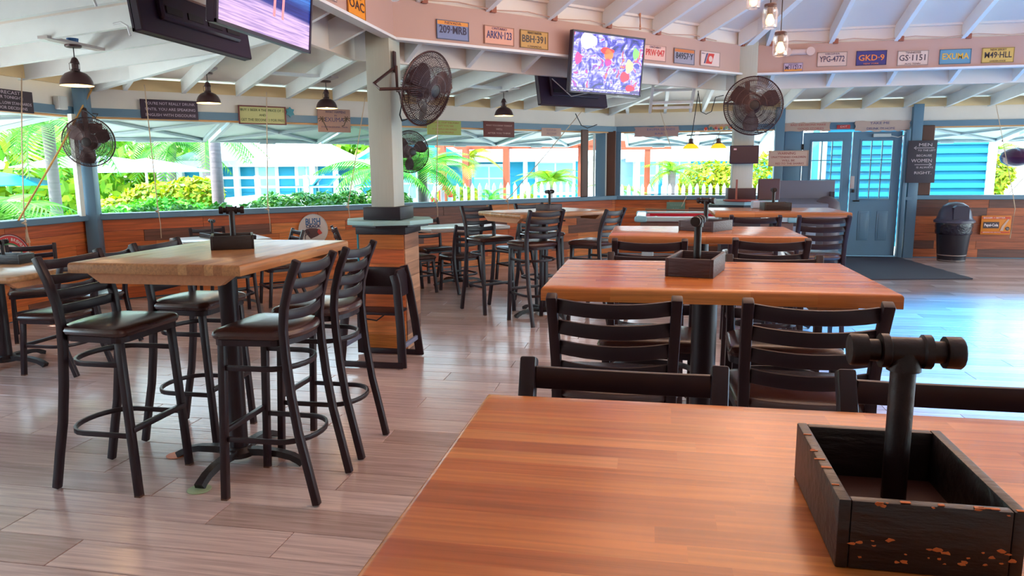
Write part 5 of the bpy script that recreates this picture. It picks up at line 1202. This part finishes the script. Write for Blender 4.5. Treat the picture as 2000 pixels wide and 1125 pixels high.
# picket fences
def picket(x0, y0, x1, y1, n, label, h=1.18):
    P0, P1 = Vector((x0, y0, -.1)), Vector((x1, y1, -.1)); d = P1 - P0; L = d.length; t = empty('picket_fence', P0, math.atan2(d.y, d.x)); tag(t, label, 'fence')
    for z in (.35, .9): MB().box((L / 2, .02, z), (L, .03, .07)).build('rail', 'outwhite', t)
    me = None
    for i in range(n):
        if me is None: o = MB().prism([(-.04, 0), (.04, 0), (.04, h - .08), (0, h), (-.04, h - .08)], 'Y', -.015, .005).build('picket', 'outwhite', t); me = o.data
        else: o = bpy.data.objects.new('picket', me); C.objects.link(o); o.parent = t
        o.location = (L * (i + .5) / n, 0, 0)
picket(-4.75, 13.9, -1.4, 16.9, 26, 'white picket fence outside the window right of the near column', 1.30)
picket(-.9, 17.4, 3.2, 18.2, 26, 'white picket fence outside the pool table window', 1.22)
# deck rail and deck
dk = empty('deck', (-6.7, 13.3, -.1)); tag(dk, 'raised white deck with a two-bar railing in front of the teal house', 'deck')
T = Matrix.Rotation(.18, 4, 'Z')
MB().box((0, 1.3, 1.02), (3.6, 2.6, .06), T=T).build('deck_floor', 'outwhite', dk); MB().box((0, 0, .93), (3.6, .04, .18), T=T).build('deck_edge', 'outwhite', dk)
MB().box((0, 0, 1.46), (3.6, .05, .05), T=T).build('rail', 'outwhite', dk); MB().box((0, 0, 1.27), (3.6, .03, .03), T=T).build('rail', 'outwhite', dk)
for x in (-1.78, -.85, .1, 1.0, 1.78): MB().box((x, 0, .75), (.09, .09, 1.5), T=T).build('post', 'outwhite', dk)
for i, (x, y, lb) in enumerate(((-7.35, 14.4, 'teal deck lounger, upright left one'), (-7.05, 14.5, 'teal deck lounger beside the upright left one'), (-6.25, 14.7, 'low dark teal table-like lounger on the deck'), (-5.75, 14.8, 'teal deck chair at the right end of the deck'))):
    t = empty('deck_lounger', (x, y, .98), .3); tag(t, lb, 'lounger', 'teal deck loungers')
    MB().bar([(-.02, 0, .18), (.35, 0, .2), (.55, 0, .42 if i != 2 else .22)], .4, .03, up=(0, 0, 1)).build('seat', 'tealp', t)
    for a in (0, .35):
        for b in (-.15, .15): MB().box((a + .05, b, .09), (.03, .03, .18)).build('leg', 'tealp', t)
# beach umbrellas
for (x, y, z, r, lb, c) in ((-12.2, 14.3, 1.62, 1.5, 'wide pale beach umbrella left in the long window', (170, 196, 200)), (-10.6, 14.0, 1.50, 1.3, 'second pale beach umbrella in the long window', (170, 196, 200)), (-13.6, 13.2, 1.25, 1.2, 'teal beach umbrella low in the left window', (0, 130, 145))):
    t = empty('beach_umbrella', (x, y, -.1)); tag(t, lb, 'umbrella', 'beach umbrellas')
    MB().lathe([(.0, z + .38), (r * .5, z + .27), (r, z + .1), (r, z + .08), (.0, z + .33)], 8, caps=False).build('canopy', flat(c), t); MB().tube([(0, 0, 0), (0, 0, z + .36)], .03, 6).build('pole', 'outwhite', t)
# lifebuoy
lb = empty('lifebuoy', (-4.17, 14.30, .93), .7); tag(lb, 'red and white lifebuoy hanging on the picket fence', 'lifebuoy')
for i in range(4):
    a0 = i * PI / 2; MB().tube([(.20 * math.cos(a0 + PI / 2 * j / 8), -.04, .20 * math.sin(a0 + PI / 2 * j / 8)) for j in range(9)], .05, 8).build('ring_segment', 'red' if i % 2 == 0 else 'outwhite', lb, True)
# garden wall for the bed
o = MB().box((-8.3, 10.6, .2), (2.6, .2, .5), rz=.3).build('garden_wall', 'outwhite'); tag(o, 'low white wall in front of the garden bed', 'wall')

# cable strung along the top of the inner beam
for (nm, pts) in (('right part of the inner beam', [(1.2 + .3 * i, YI - .03, 2.80 + (.02 if i % 2 else -.004)) for i in range(10)]), ('diagonal part of the inner beam', [tuple(P45(2.8 + .35 * i, KI - .04, 2.80 + (.018 if i % 2 else -.006))) for i in range(11)])):
    rope(pts, 'thin cable strung along the top of the ' + nm, flat((200, 160, 140)), .005, 'cable', 'cable')
rope([P45(5.25, KI - .05, 3.15), P45(5.18, KI - .05, 2.95), P45(5.2, KI - .03, 2.80)], 'tan hose hanging down to the beam above the television', flat((206, 140, 100)), .011, 'hose', 'hose')
cl_ = MB()
for i in range(6): cl_.tube([(-2.09, 5.62, 1.18), (-2.09 + .06 * math.cos(i * 1.05), 5.60 + .03 * math.sin(i * 1.05), 1.215), (-2.09 + .09 * math.cos(i * 1.05 + .4), 5.60 + .04 * math.sin(i * 1.05), 1.19)], .004, 5)
tag(cl_.build('wire_tangle', 'cord'), 'small dark tangle of wire on top of the near column collar box', 'wire')
